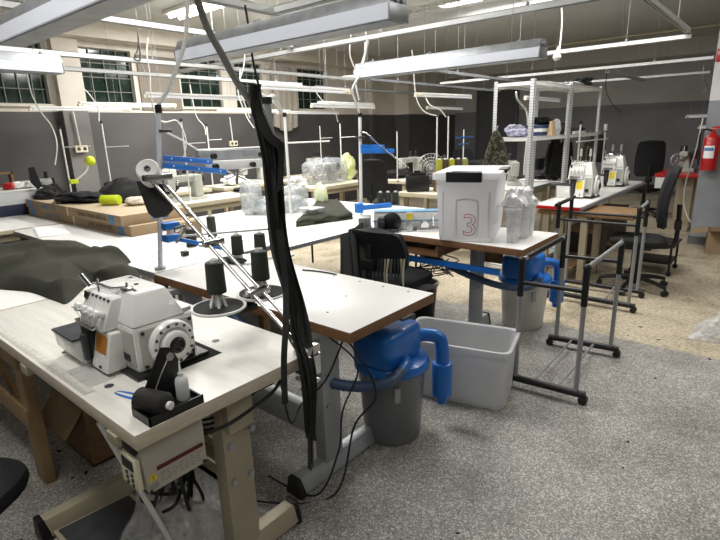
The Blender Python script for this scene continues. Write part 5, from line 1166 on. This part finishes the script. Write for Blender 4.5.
# fabric hung at the corner of the table, scraps on the chair, waste bin
hd_ = thing('hanging_fabric', 'dark green fabric draped over the table corner behind the chair with scraps', 'fabric', (2.66, 2.3, .3))
def dr(u, v):
    a = Vector(ay(341, 236, 2.36)).lerp(Vector(ay(363, 222, 2.30)), u); b_ = Vector(ay(343, 290, 2.2)).lerp(Vector(ay(366, 290, 2.14)), u)
    p = a.lerp(b_, v); return p + Vector((.0, .025 * math.sin(u * 19) * (.3 + v), .0)) + Vector((-.012 * math.sin(u * 13 + 1), 0, 0))
place(MB().grid(dr, 40, 16, 0, .01), 'drape', mat('dark_green_cloth', (34, 37, 34), .95, var=.2, bump=.2, bscale=200), hd_, world=True, sharp=1.2)
sc_ = thing('fabric_scraps', 'bunch of pale and dark fabric strips hanging under the low chair back', 'scraps', (2.62, 2.13, .4))
rnd = random.Random(5)
for k in range(13):
    x0 = 366 + k * 3.2; p0 = Vector(ax(x0, 259, 2.60 + .01 * (k % 3))); p1 = Vector(ax(x0 + rnd.uniform(-2, 2), 284 + rnd.uniform(-5, 5), 2.58 + .01 * (k % 2)))
    place(MB().ribbon([p0, p0.lerp(p1, .5) + Vector((rnd.uniform(-.008, .008), .006, 0)), p1], .014 + .006 * (k % 3), (.3, 1, 0), .0015), 'strip', [M_bfab, mat('khaki_strip', (140, 128, 98), .9), mat('grey_strip', (150, 150, 146), .9), M_fabric2, M_bfab][k % 5], sc_, world=True)
wb_ = thing('waste_bin', 'small black waste bin on the floor under the table of the lidded bin', 'bin', (3.22, 2.1, 0))
place(MB().lathe([(.005, 0), (.10, 0), (.125, .32), (.132, .325), (.13, .335), (.12, .335), (.098, .012), (.005, .01)], (0, 0, 0), (0, 0, 1), 28), 'bin_body', M_black, wb_)
place(MB().lathe([(.118, .3), (.136, .318), (.138, .34), (.122, .345), (.112, .3)], (0, 0, 0), (0, 0, 1), 28), 'bin_liner', M_film, wb_)
cw = MB(); rnd = random.Random(8)
for k in range(5): cw.tube([(3.3 + rnd.uniform(-.1, .1), 1.95 + rnd.uniform(-.1, .15), .61)] + [(3.22 + rnd.uniform(-.14, .2), 2.0 + rnd.uniform(-.2, .2), .52 + rnd.uniform(-.12, .06)) for _ in range(4)], .005, 6)
solo(cw, 'cable_tangle', mat('grey_cable', (120, 116, 108), .5), 'tangle of grey cables hanging below the drawer beside the waste bin', 'cables')

for i, (px, Yc, r_, m_, lb) in enumerate(((122, 6.3, (.22, .16, .13), M_bfab, 'black cloth pile on the wall table behind the lime roll'), (46, 6.6, (.14, .12, .12), M_bfab, 'black cloth pile at the foot of the left thin pole'), (166, 6.3, (.16, .14, .12), M_blackm, 'dark covered machine behind the white cone'), (245, 5.6, (.16, .1, .03), M_bfab, 'flat black cloth on the pale table right of the twin beams'))):
    p = Vector(ay(px, 190, Yc)); blob('black_cloth', (p.x, Yc, .762), r_, m_, lb, 'cloth', 50 + i * 3, .35)
# ================================================================== WHITE SHELVING
def shelving(label, x0, x1, y0, y1, zs):
    t = thing('shelving_unit', label, 'shelf', ((x0 + x1) / 2, (y0 + y1) / 2, 0), 0, 'white perforated metal shelving')
    for x, sx in ((x0, 1), (x1, -1)):
        for y, sy in ((y0, 1), (y1, -1)):
            b = MB().box(x, x + sx * .04, y, y + sy * .003, 0, zs[-1] + .015).box(x, x + sx * .003, y, y + sy * .04, 0, zs[-1] + .015)
            o = place(b, 'post', M_perf, t, world=True)
    for z in zs:
        place(MB().box(x0 + .004, x1 - .004, y0 + .004, y1 - .004, z - .004, z).box(x0 + .004, x1 - .004, y0 + .004, y0 + .008, z - .035, z).box(x0 + .004, x1 - .004, y1 - .008, y1 - .004, z - .035, z).box(x0 + .004, x0 + .008, y0 + .008, y1 - .008, z - .035, z).box(x1 - .008, x1 - .004, y0 + .008, y1 - .008, z - .035, z), 'shelf', M_white, t, world=True)
    bb = MB()
    return t
shelving('white perforated shelving unit with the blue and white bags, nearer one', 4.78, 5.80, 1.9, 2.3, (.12, 1.40, 1.905))
shelving('white perforated shelving unit with dark cloth on top, farther one', 5.83, 6.93, 1.9, 2.3, (.12, 1.40, 1.93))
ST = 1.931
blob('black_cloth', (6.62, 2.05, ST), (.14, .1, .06), M_bfab, 'small crumpled black cloth on top of the white shelving', 'cloth', 6, .4)
blob('white_sheet', (6.15, 2.08, ST), (.24, .16, .016), M_pcloth, 'flat white sheet lying along the top of the farther shelving', 'cloth', 3, .25)
blob('white_sheet', (6.72, 2.15, ST) if False else (5.35, 2.1, 1.906), (.3, .16, .012), M_pcloth, 'flat white sheet on top of the nearer shelving', 'cloth', 8, .2)
SH = 1.401
blob('violet_packet', (4.98, 2.12, SH), (.11, .1, .04), M_purple, 'violet and white plastic packet on the nearer middle shelf', 'packet', 3, .3)
blob('violet_packet', (5.1, 2.2, SH), (.08, .09, .06), mat('pale_violet_film', (176, 176, 196), .4, var=.3, scale=20), 'pale packet behind the violet one on the nearer middle shelf', 'packet', 9, .3)
cbx2 = thing('blue_box', 'blue carton with dark cloth bundle on the nearer middle shelf', 'box', (5.5, 2.12, SH))
place(MB().box(-.15, .12, -.1, .1, 0, .11, .004), 'carton', mat('blue_card', (46, 60, 98), .5, var=.15), cbx2)
place(MB().box(-.152, .122, -.102, .102, .04, .075), 'band', M_white, cbx2)
blob('dark_bundle', (5.56, 2.12, SH + .111), (.13, .09, .04), M_bfab, 'dark cloth bundle on top of the blue carton', 'bundle', 14, .35)
kb_ = thing('kraft_bag', 'small tan paper bag in front of the blue carton on the shelf', 'bag', (5.52, 1.98, SH))
place(MB().hexa([(-.06, -.03, 0), (.06, -.03, 0), (.06, .03, 0), (-.06, .03, 0)], [(-.055, -.01, .13), (.055, -.01, .13), (.055, .01, .13), (-.055, .01, .13)], .006), 'bag_body', M_tan, kb_)
place(MB().box(-.056, .056, -.012, .012, .13, .145, .002), 'folded_top', M_tan, kb_)
blob('white_bag', (5.7, 2.0, SH), (.05, .05, .08), M_film, 'small white plastic bag at the post on the nearer shelf', 'bag', 21, .3)
def foldpile(name, x, y, z, n, m, label, w=.26, d=.2):
    for k in range(n):
        t = solo(MB().box(-w / 2, w / 2, -d / 2, d / 2, 0, .024, .011, seg=3, T=T(x + .01 * math.sin(k * 3), y, z + k * .0255) @ Matrix.Rotation(.1 * math.sin(k * 5), 4, 'Z')), name, m[k % len(m)], label[k], 'garment', 'folded clothes on the farther middle shelf')
foldpile('folded_garment', 6.05, 2.08, SH, 5, [M_brownfab, M_camo2], ['folded brown garment, lowest of the pile on the farther middle shelf', 'folded brown garment, second from the bottom of the shelf pile', 'folded brown garment, middle one of the shelf pile', 'folded brown garment, second from the top of the shelf pile', 'folded brown garment, topmost of the shelf pile'])
for k, (x, l_) in enumerate(((6.45, .4), (6.5, .32))): solo(MB().box(x - l_ / 2, x + l_ / 2, 1.97 + .1 * k, 2.06 + .1 * k, SH, SH + .028 - .006 * k, .004), 'pattern_board', M_white if k == 0 else M_ivory, ('flat white board at the front of the farther middle shelf', 'flat cream board behind the white one on the farther shelf')[k], 'board')
blob('dark_bundle', (6.75, 2.12, SH), (.12, .1, .035), M_bfab, 'flat dark cloth at the far end of the farther middle shelf', 'bundle', 17, .3)
# garments hung on the shelving
def hung(name, label, top, w0, w1, zb, m, d=(1, 0), cat='jacket', dep=.05):
    t = thing(name, label, cat, (top[0], top[1], zb)); dx = Vector((d[0], d[1], 0)).normalized(); dy = Vector((-dx.y, dx.x, 0)); tp_ = Vector(top)
    h = top[2] - zb
    def fn(u, v):
        a = 2 * PI * u; ww = (w0 + (w1 - w0) * min(1, v * 1.4) ** .7) / 2; dd = dep * (.5 + .7 * v)
        f = 1 + .16 * math.sin(a * 7 + 3 * v) * v + .1 * math.sin(a * 4 + 1)
        return tp_ + dx * (math.copysign(abs(math.cos(a)) ** .7, math.cos(a)) * ww * f) + dy * (math.sin(a) * dd * f) + Vector((.02 * math.sin(v * 5 + top[0]), 0, -h * v + .03 * math.cos(a * 3) * v * (1 - v)))
    place(MB().grid(fn, 56, 18), 'cloth', m, t, world=True, sharp=1.3)
    for s in (-1, 1):
        p = tp_ + dx * (s * (w0 * .5 + .01)) - Vector((0, 0, .06)); q_ = tp_ + dx * (s * (w1 * .5)) - Vector((0, 0, h * .78))
        place(MB().tube([p, p.lerp(q_, .5) + dx * (s * .01), q_], lambda u: .024 + .008 * u, 12), 'sleeve', m, t, world=True)
    place(MB().tube([tp_ + Vector((0, 0, -.01)), tp_ + Vector((.0, 0, .03)), tp_ + Vector((.02, 0, .045))], .004, 6), 'hook', M_steel, t, world=True)
    return t
pj = Vector(ay(497, 131, 2.19)); hung('camouflage_jacket', 'green and brown camouflage jacket hanging at the corner of the nearer shelving', (pj.x, pj.y, pj.z), 0.045, .2, 1.0, M_camo, (.64, -.77))
for px, w1_, zb_, m_, lb in ((556, .26, .95, M_bfab, 'black jacket hanging below the shelf, left one between the posts'), (567, .22, .9, M_bfab, 'black jacket hanging right against the middle shelving post'), (590, .24, .98, M_camo2, 'brown camouflage vest hanging below the shelf, left of the far pair'), (600, .24, .98, M_bfab, 'dark jacket hanging at the far end of the shelving')):
    pj = Vector(ay(px, 132, 2.12)); pj.z = min(pj.z, 1.36); hung('hanging_jacket', lb, tuple(pj), 0.08, w1_ * .62, zb_, m_, (.64, -.77))
solo(MB().tube([ay(516, 92, 2.36), ay(518, 100, 2.36), ay(526, 110, 2.36), ay(528, 122, 2.36), ay(527, 140, 2.36), ay(525, 160, 2.36), ay(524, 175, 2.36)], .011, 8), 'hanging_cable', M_cable, 'white cable hanging through the nearer shelving', 'cable')

# ================================================================== FAN, SPOOLS AND DARK ITEMS BEHIND THE LIDDED BIN
fc_ = Vector(az(431, 168, 1.0)); fd = (CO - fc_); fd.z = 0; fd.normalize()
fn_ = thing('wire_fan', 'round wire-guard fan behind the lidded bin beside the poles', 'fan', (fc_.x, fc_.y, .762))
sd = Vector((-fd.y, fd.x, 0)); R0 = .19
fcc = Vector((fc_.x, fc_.y, 1.0))
wg = MB()
for r_ in (.06, .1, .14, R0): 
    wg.tube([fcc + sd * (r_ * math.cos(2 * PI * k / 24)) + Vector((0, 0, r_ * math.sin(2 * PI * k / 24))) + fd * (.08 * (1 - (r_ / R0) ** 2)) for k in range(25)], .0035, 5, smooth=False)
for k in range(24):
    a = 2 * PI * k / 24; v_ = sd * math.cos(a) + Vector((0, 0, math.sin(a))); wg.tube([fcc + fd * .08, fcc + v_ * .1 + fd * .055, fcc + v_ * R0], .0025, 5)
place(wg, 'wire_guard', wire_guard_mat(), fn_, world=True)
bl = MB()
for k in range(3):
    a = 2 * PI * k / 3 + .4; u_ = sd * math.cos(a) + Vector((0, 0, math.sin(a))); w_ = sd * -math.sin(a) + Vector((0, 0, math.cos(a)))
    bl._add([fcc + u_ * .03 - w_ * .02, fcc + u_ * .16 - w_ * .07, fcc + u_ * .17 + w_ * .04 + fd * .02, fcc + u_ * .03 + w_ * .03 + fd * .01], [(0, 1, 2, 3)])
place(bl, 'blade', M_dgrey, fn_, world=True)
place(MB().cyl(fcc - fd * .02, fcc - fd * .12, .05, n=16), 'motor', M_dgrey, fn_, world=True)
place(MB().cyl(fcc - fd * .08 - Vector((0, 0, .03)), Vector((fc_.x, fc_.y, .79)) - fd * .08, .014, n=10).cyl(Vector((fc_.x, fc_.y, .762)) - fd * .08, Vector((fc_.x, fc_.y, .79)) - fd * .08, .1, .08, n=24), 'stand', M_dgrey, fn_, world=True)
yr = Vector(az(454, 171, 1.0)); sr = thing('spool_shelf', 'small raised shelf for the yellow spools beside the fan', 'shelf', (yr.x, yr.y, .762)); rd = Vector((.64, -.77, 0))
place(MB().box(-.24, .24, -.07, .07, .215, .23, T=frame((0, 0, 0), rd, (.77, .64, 0))).box(-.24, -.22, -.07, .07, 0, .215, T=frame((0, 0, 0), rd, (.77, .64, 0))).box(.22, .24, -.07, .07, 0, .215, T=frame((0, 0, 0), rd, (.77, .64, 0))), 'shelf_frame', M_chip, sr)
for k, (o_, m_, lb) in enumerate(((-.18, M_olivecone, 'yellow thread spool beside the fan, leftmost of the row'), (-.11, M_brownfab, 'brown thread spool in the row beside the fan'), (-.03, M_olivecone, 'bright yellow thread spool in the middle of the row beside the fan'), (.05, M_brownfab, 'dark brown thread spool right of the middle yellow one'), (.13, mat('olive_thread', (130, 132, 74), .8), 'olive thread spool at the right end of the row'))):
    p = yr + rd * o_; spool(p.x, p.y, .9925, lb, m_, r=.042, h=.15, group='coloured spools beside the fan')
blob('black_bag', (7.15, 3.62, .762), (.3, .2, .13), M_bfab, 'big black cloth bag behind the lidded bin', 'bag', 23, .22)
blob('tan_paper', tuple(az(462, 176, .80))[:2] + (.762,), (.12, .1, .06), M_tan, 'crumpled tan paper just behind the lid of the big bin', 'paper', 12, .3)
cm = thing('covered_machine', 'black box-shaped machine on the pale table left of the lidded bin', 'machine', (5.31, 3.53, .762), -.9)
place(MB().box(-.14, .14, -.12, .12, 0, .2, .02), 'machine_case', M_black, cm)
place(MB().box(-.1, .1, -.1, .1, .2, .225, .01).box(-.04, .04, -.02, .02, .225, .25, .006), 'case_lid', M_blackm, cm)
place(MB().cyl((.14, 0, .12), (.17, 0, .12), .05, n=18), 'side_wheel', M_dgrey, cm)
blob('dark_heap', (6.7, 4.85, .762), (.24, .18, .06), M_bfab, 'flat dark cloth heap on the white table before the corner pier', 'cloth', 33, .3)
blob('dark_heap', (5.65, 6.65, .762), (.2, .16, .12), M_bfab, 'dark heap at the foot of the wall poles right of the straps', 'cloth', 35, .3)
blob('white_cloth', (4.75, 6.5, .762), (.2, .14, .07), M_pcloth, 'small white cloth heap right of the straps near the wall', 'cloth', 37, .4)
# curtain
ct = MB().grid(lambda u, v: (6.38 + .62 * u + .02 * math.sin(v * 4), 7.4 + .035 * math.sin(u * 26) - .02, 2.68 - (1.02 + .12 * math.sin(u * 3.1)) * v), 60, 14, 0, .004)
solo(ct, 'curtain', mat('dusty_curtain', (150, 143, 132), .9, var=.12), 'pale dusty curtain hanging between the windows at the back', 'curtain')
# wall sockets
for x, y, z, zt, lb in ((2.93, 7.355, 1.38, 1.86, 'cream double socket on the pilaster at the left'), (5.5, 7.49, 1.36, 1.8, 'cream double socket on the wall behind the twin beams')):
    t = thing('wall_socket', lb, 'socket', (x, y, z), 0, 'wall sockets')
    place(MB().box(-.08, .08, -.045, 0, -.045, .045, .008), 'socket_box', M_ivory, t)
    for s in (-.038, .038): place(MB().cyl((s, -.046, 0), (s, -.042, 0), .024, n=16), 'socket_face', M_dgrey, t)
    place(MB().cyl((0, -.012, .045), (-.02, -.012, zt - z), .011, n=8), 'conduit', M_cable, t)

# ================================================================== RIGHT SIDE
fe = thing('fire_extinguisher', 'red fire extinguisher hung on the corner of the grey column', 'fire extinguisher', (7.40, .75, .93)); fe.scale = (.95, .95, .9)
FR = .088
place(MB().lathe([(.03, 0), (FR, .004), (FR, .40), (FR * .8, .445), (.03, .475), (.03, .49)], (0, 0, 0), (0, 0, 1), 30), 'cylinder', M_red, fe)
lbm = MB().grid(lambda u, v: ((FR + .001) * math.cos(PI * .82 + 1.35 * (u - .2)), (FR + .001) * math.sin(PI * .82 + 1.35 * (u - .2)), .16 + .16 * v), 12, 2)
place(lbm, 'paper_label', M_paper, fe)
lb2 = MB().grid(lambda u, v: ((FR + .002) * math.cos(PI * .82 + 1.2 * (u - .18)), (FR + .002) * math.sin(PI * .82 + 1.2 * (u - .18)), .255 + .04 * v), 12, 2)
place(lb2, 'label_print', mat('label_blue', (84, 122, 176), .5, var=.2, scale=30), fe)
place(MB().cyl((0, 0, .49), (0, 0, .52), .02, n=12).box(-.02, .02, -.12, .03, .52, .535, .003).hexa([(-.015, -.13, .53), (.015, -.13, .53), (.015, .02, .545), (-.015, .02, .545)], [(-.015, -.15, .575), (.015, -.15, .575), (.015, .02, .56), (-.015, .02, .56)]), 'valve_lever', M_red, fe)
place(MB().tube([(0, .02, .505), (-.02, .08, .53), (-.04, .125, .48), (-.03, .13, .36), (-.02, .115, .2), (-.01, .11, .06)], .011, 10), 'hose', M_black, fe)
place(MB().box(.085, .1, -.03, .03, .25, .45), 'wall_bracket', M_black, fe)
sg = thing('wall_sign', 'red safety sign high on the grey column at the right edge', 'sign', (7.49, .66, 2.1))
place(MB().box(-.004, .008, -.17, .185, .06, .2, .002), 'sign_plate', M_red, sg)
place(MB().box(-.0055, -.003, -.15, .02, .08, .18), 'sign_panel', M_white, sg)
bx = thing('cardboard_box', 'open brown cardboard box beside the grey column at the right edge', 'box', (7.2, .42, 0), .12)
b = MB().box(-.18, .18, -.22, -.215, 0, .26).box(-.18, .18, .215, .22, 0, .26).box(-.18, -.175, -.215, .215, 0, .26).box(.175, .18, -.215, .215, 0, .26).box(-.175, .175, -.215, .215, 0, .006)
place(b, 'box_body', M_card, bx)
place(MB().hexa([(-.18, .22, .258), (.18, .22, .258), (.18, .38, .22), (-.18, .38, .22)], [(-.18, .22, .263), (.18, .22, .263), (.18, .38, .225), (-.18, .38, .225)]), 'flap', M_card, bx)
place(MB().hexa([(-.34, -.2, .30), (-.18, -.2, .258), (-.18, .2, .258), (-.34, .2, .30)], [(-.34, -.2, .305), (-.18, -.2, .263), (-.18, .2, .263), (-.34, .2, .305)]), 'flap', M_card, bx)
solo(MB().tube([ax(703, 118, 7.46), ax(700, 132, 7.46), ax(696, 150, 7.6), ax(690, 170, 7.9), ax(686, 182, 8.1), ax(684, 205, 8.2), ax(690, 222, 8.0)], .008, 8), 'hanging_cable', M_cable, 'thin white cable looping from the column to the red bench', 'cable')
rm = thing('buttonhole_machine', 'grey machine with spoked handwheel on the red bench beside the column', 'sewing machine', (8.75, 1.18, .802))
place(MB().box(-.12, .16, -.14, .12, 0, .05, .01).hexa([(-.1, -.08, .05), (.12, -.08, .05), (.12, .08, .05), (-.1, .08, .05)], [(-.06, -.05, .26), (.1, -.05, .26), (.1, .05, .26), (-.06, .05, .26)], .02).box(-.2, .0, -.05, .05, .22, .29, .015), 'machine_body', M_machine2, rm)
hwb = MB(); cw_ = Vector((-.16, .06, .17))
hwb.tube([cw_ + Vector((-.62, .78, 0)) * .02 + Vector((.78, .62, 0)) * (.085 * math.cos(2 * PI * k / 24)) * -1 * -1 * .0 + Vector((.62, -.78, 0)) * (.085 * math.cos(2 * PI * k / 24)) + Vector((0, 0, .085 * math.sin(2 * PI * k / 24))) for k in range(25)], .011, 8, smooth=False)
for k in range(4):
    a = PI * k / 4; v_ = Vector((.62, -.78, 0)) * math.cos(a) + Vector((0, 0, math.sin(a))); hwb.cyl(cw_ - v_ * .08 + Vector((-.0124, .0156, 0)), cw_ + v_ * .08 + Vector((-.0124, .0156, 0)), .005, n=6)
hwb.cyl(cw_ + Vector((-.02, .02, 0)), cw_ + Vector((.06, -.06, 0)), .02, n=12)
place(hwb, 'handwheel', M_steel, rm)
place(MB().box(.04, .22, -.12, -.02, .18, .30, .02).cyl((.12, .05, .27), (.12, .05, .36), .05, .04, n=16), 'motor', M_black, rm)
place(MB().cyl((-.05, .02, .28), (-.05, .02, .36), .018, .01, n=10), 'oil_cup', M_chrome, rm)
place(MB().box(.1, .2, -.16, -.12, .16, .26, .01), 'red_cover', M_red, rm)
dk = thing('dark_stool', 'low black wheeled stand behind the side-on office chair', 'stand', (5.9, .95, 0))
place(MB().box(-.22, .22, -.2, .2, .3, .32, .006).box(-.2, .2, -.18, .18, .12, .13, .004), 'shelf', M_blackm, dk)
for sx in (-.19, .19):
    for sy in (-.17, .17):
        place(MB().cyl((sx, sy, .04), (sx, sy, .3), .011, n=8), 'leg', M_blackm, dk)
        place(MB().cyl((sx - .012, sy, .025), (sx + .012, sy, .025), .025, n=12), 'caster', M_black, dk)
bgp = Vector(az(716, 345, 0))
solo(MB().grid(lambda u, v: (bgp.x + .02 + .36 * u + .03 * noise.noise((u * 5, v * 5, 7)), bgp.y - .22 + .38 * v + .03 * noise.noise((u * 5, v * 5, 4)), .004 + .2 * (math.sin(PI * min(1, u * 1.1)) * math.sin(PI * v)) ** .9 * (1 + .3 * noise.noise((u * 6, v * 6, 2)))), 26, 26), 'plastic_bag', M_film, 'clear plastic bag standing on the floor at the right edge', 'bag')
solo(MB().box(4.13, 4.5, -.2, .16, 0, .26, .02), 'dark_case', M_bronze, 'dark case partly inside the clear bag at the right edge', 'case') if False else None
# debris on the floor
dbr = MB(); rnd = random.Random(21)
for k in range(34):
    x, y = rnd.uniform(3.3, 7), rnd.uniform(-.5, 1.0)
    if k > 16: x, y = rnd.uniform(.4, 1.1), rnd.uniform(1.9, 2.6)
    if k > 27: x, y = rnd.uniform(1.0, 3.5), rnd.uniform(.2, 1.0)
    s = rnd.uniform(.004, .012); a = rnd.uniform(0, PI)
    dbr.box(-s, s, -s * .5, s * .5, 0, .003, T=T(x, y, .0005) @ Matrix.Rotation(a, 4, 'Z'))
tag(place(dbr, 'floor_debris', M_bfab), 'tiny dark scraps and thread ends scattered over the floor', 'debris', kind='stuff')
# loose cables dropping from the rails above the tables
def drop(label, pts, r=.006, m=None): solo(MB().tube([ay(*p) for p in pts], r, 8), 'hanging_cable', m or M_cable, label, 'cable', 'loose cables hanging from the ceiling rails')
drop('black cable hanging from a rail above the second window', ((138, 32, 4.6), (138, 48, 4.6), (134, 58, 4.6), (140, 60, 4.6), (139, 45, 4.62)), .006, M_bcable)
drop('white cable hanging between the first two tables rails, left of the tall pole', ((148, 38, 4.4), (147, 55, 4.4), (150, 75, 4.45), (151, 95, 4.5), (157, 118, 4.6), (167, 122, 4.6)))
drop('white cable behind the middle lamp near the second rail', ((245, 40, 3.9), (244, 65, 3.9), (238, 90, 3.9), (246, 115, 3.85), (254, 128, 3.8)))
drop('white cable dropping just left of the strap top', ((240, 70, 3.7), (241, 92, 3.7), (247, 110, 3.7), (250, 118, 3.7)))
drop('black cable crossing the grey conduit above the straps', ((245, 5, 2.2), (249, 30, 2.2), (253, 60, 2.2), (262, 100, 2.2)), .006, M_bcable)
drop('white cable in front of the corner pier, left strand', ((351, 34, 3.2), (350, 55, 3.2), (357, 75, 3.2), (354, 84, 3.2)))
drop('white cable hanging near the lit ceiling lamp', ((366, 30, 2.9), (364, 55, 2.9), (356, 80, 2.9), (359, 100, 2.9)))
drop('white cable with plug on the rail above the nearer shelving', ((561, 0, 1.7), (562, 22, 1.7), (560, 45, 1.7), (557, 56, 1.7)), .007)
plugged = [o for o in C.objects if o.get('label') == 'white cable with plug on the rail above the nearer shelving'][0]
place(MB().ell(tuple(ay(557, 57, 1.7)), (.035, .035, .03), 14, 10).cyl(tuple(ay(557, 54, 1.7)), tuple(ay(559, 48, 1.7)), .016, n=10), 'plug', M_white, plugged, world=True)
drop('dark cable hanging in front of the end wall beside the shelving', ((607, 72, 2.1), (606, 90, 2.2), (613, 105, 2.2), (622, 113, 2.2)), .005, M_bcable)
drop('white cable near the column below the last rail', ((704, 65, 1.2), (703, 78, 1.2), (706, 88, 1.2), (703, 93, 1.2)), .006)
solo(MB().box(6.97, 7.03, 1.8, 1.82, 1.0, 1.0) if False else MB().ell((4.95, 1.98, .78), (.05, .04, .02), 12, 8), 'small_tool', M_dgrey, 'small grey tool at the left end of the overlock bench', 'tool') if False else None

table('machine_table', 'far white table with black machines behind the overlock bench', 7.05, 8.3, 2.35, 3.0, top=M_ttop, edge=M_greyedge, style='post', legm=M_cleg, th=.04)
dup(lockstitch('dark sewing machine behind the shelving, above the second overlock machine', (7.45, 2.65, .76), -.6, M_blackm), (7.95, 2.75, .76), -.4, 'dark sewing machine behind the overlock bench, nearest the tall black chair')
blob('dark_heap', (7.2, 2.5, .762), (.14, .12, .16), M_bfab, 'dark cloth heap at the left end of the far white table', 'cloth', 41, .35)
# ================================================================== LIGHT
def area(loc, size, sy, e, col=(1, .97, .92), rot=(0, 0, 0)):
    l = bpy.data.lights.new('ceiling_and_fill_light', 'AREA'); l.shape = 'RECTANGLE'; l.size = size; l.size_y = sy; l.energy = e; l.color = col  # some sit at the ceiling tubes, others are added fill without a fixture
    o = bpy.data.objects.new('ceiling_and_fill_light', l); C.objects.link(o); o.location = loc; o.rotation_euler = rot
    return o
W1 = (1, .985, .96)
area((3.95, 5.75, 2.93), .4, 1.3, 80, W1)
area((5.35, 5.35, 2.93), .4, 1.3, 80, W1)
area((2.2, 3.2, 3.0), .5, 1.6, 70, W1)  # added fill over the front tables, no lamp here
area((4.4, 1.6, 3.0), .5, 1.6, 60, W1)  # added fill above the racks, without a fixture
area((3.9, -1.2, 3.0), .5, 1.6, 30, W1)  # added fill from out of frame at the near right
area((.1, 1.6, 3.0), .5, 1.6, 28, W1)
area((-1.0, -.7, 3.0), .5, 1.6, 15, W1)  # added fill behind the camera, brightens the faces turned to it
area((8.6, 3.2, 3.0), .5, 1.6, 26, W1)  # added fill for the far right, no lamp hangs there
area((6.2, 2.9, 3.0), .5, 1.4, 36, W1)  # added fill over the shelving, no fixture above it
w = bpy.data.worlds.new('World'); SC.world = w; w.use_nodes = True
w.node_tree.nodes['Background'].inputs[0].default_value = (.6, .63, .68, 1); w.node_tree.nodes['Background'].inputs[1].default_value = .04
SC.view_settings.view_transform = 'Standard'
SC.view_settings.look = 'None'
SC.view_settings.exposure = 0.2
SC.cycles.use_denoising = True
SC.cycles.max_bounces = 6
SC.cycles.transparent_max_bounces = 12
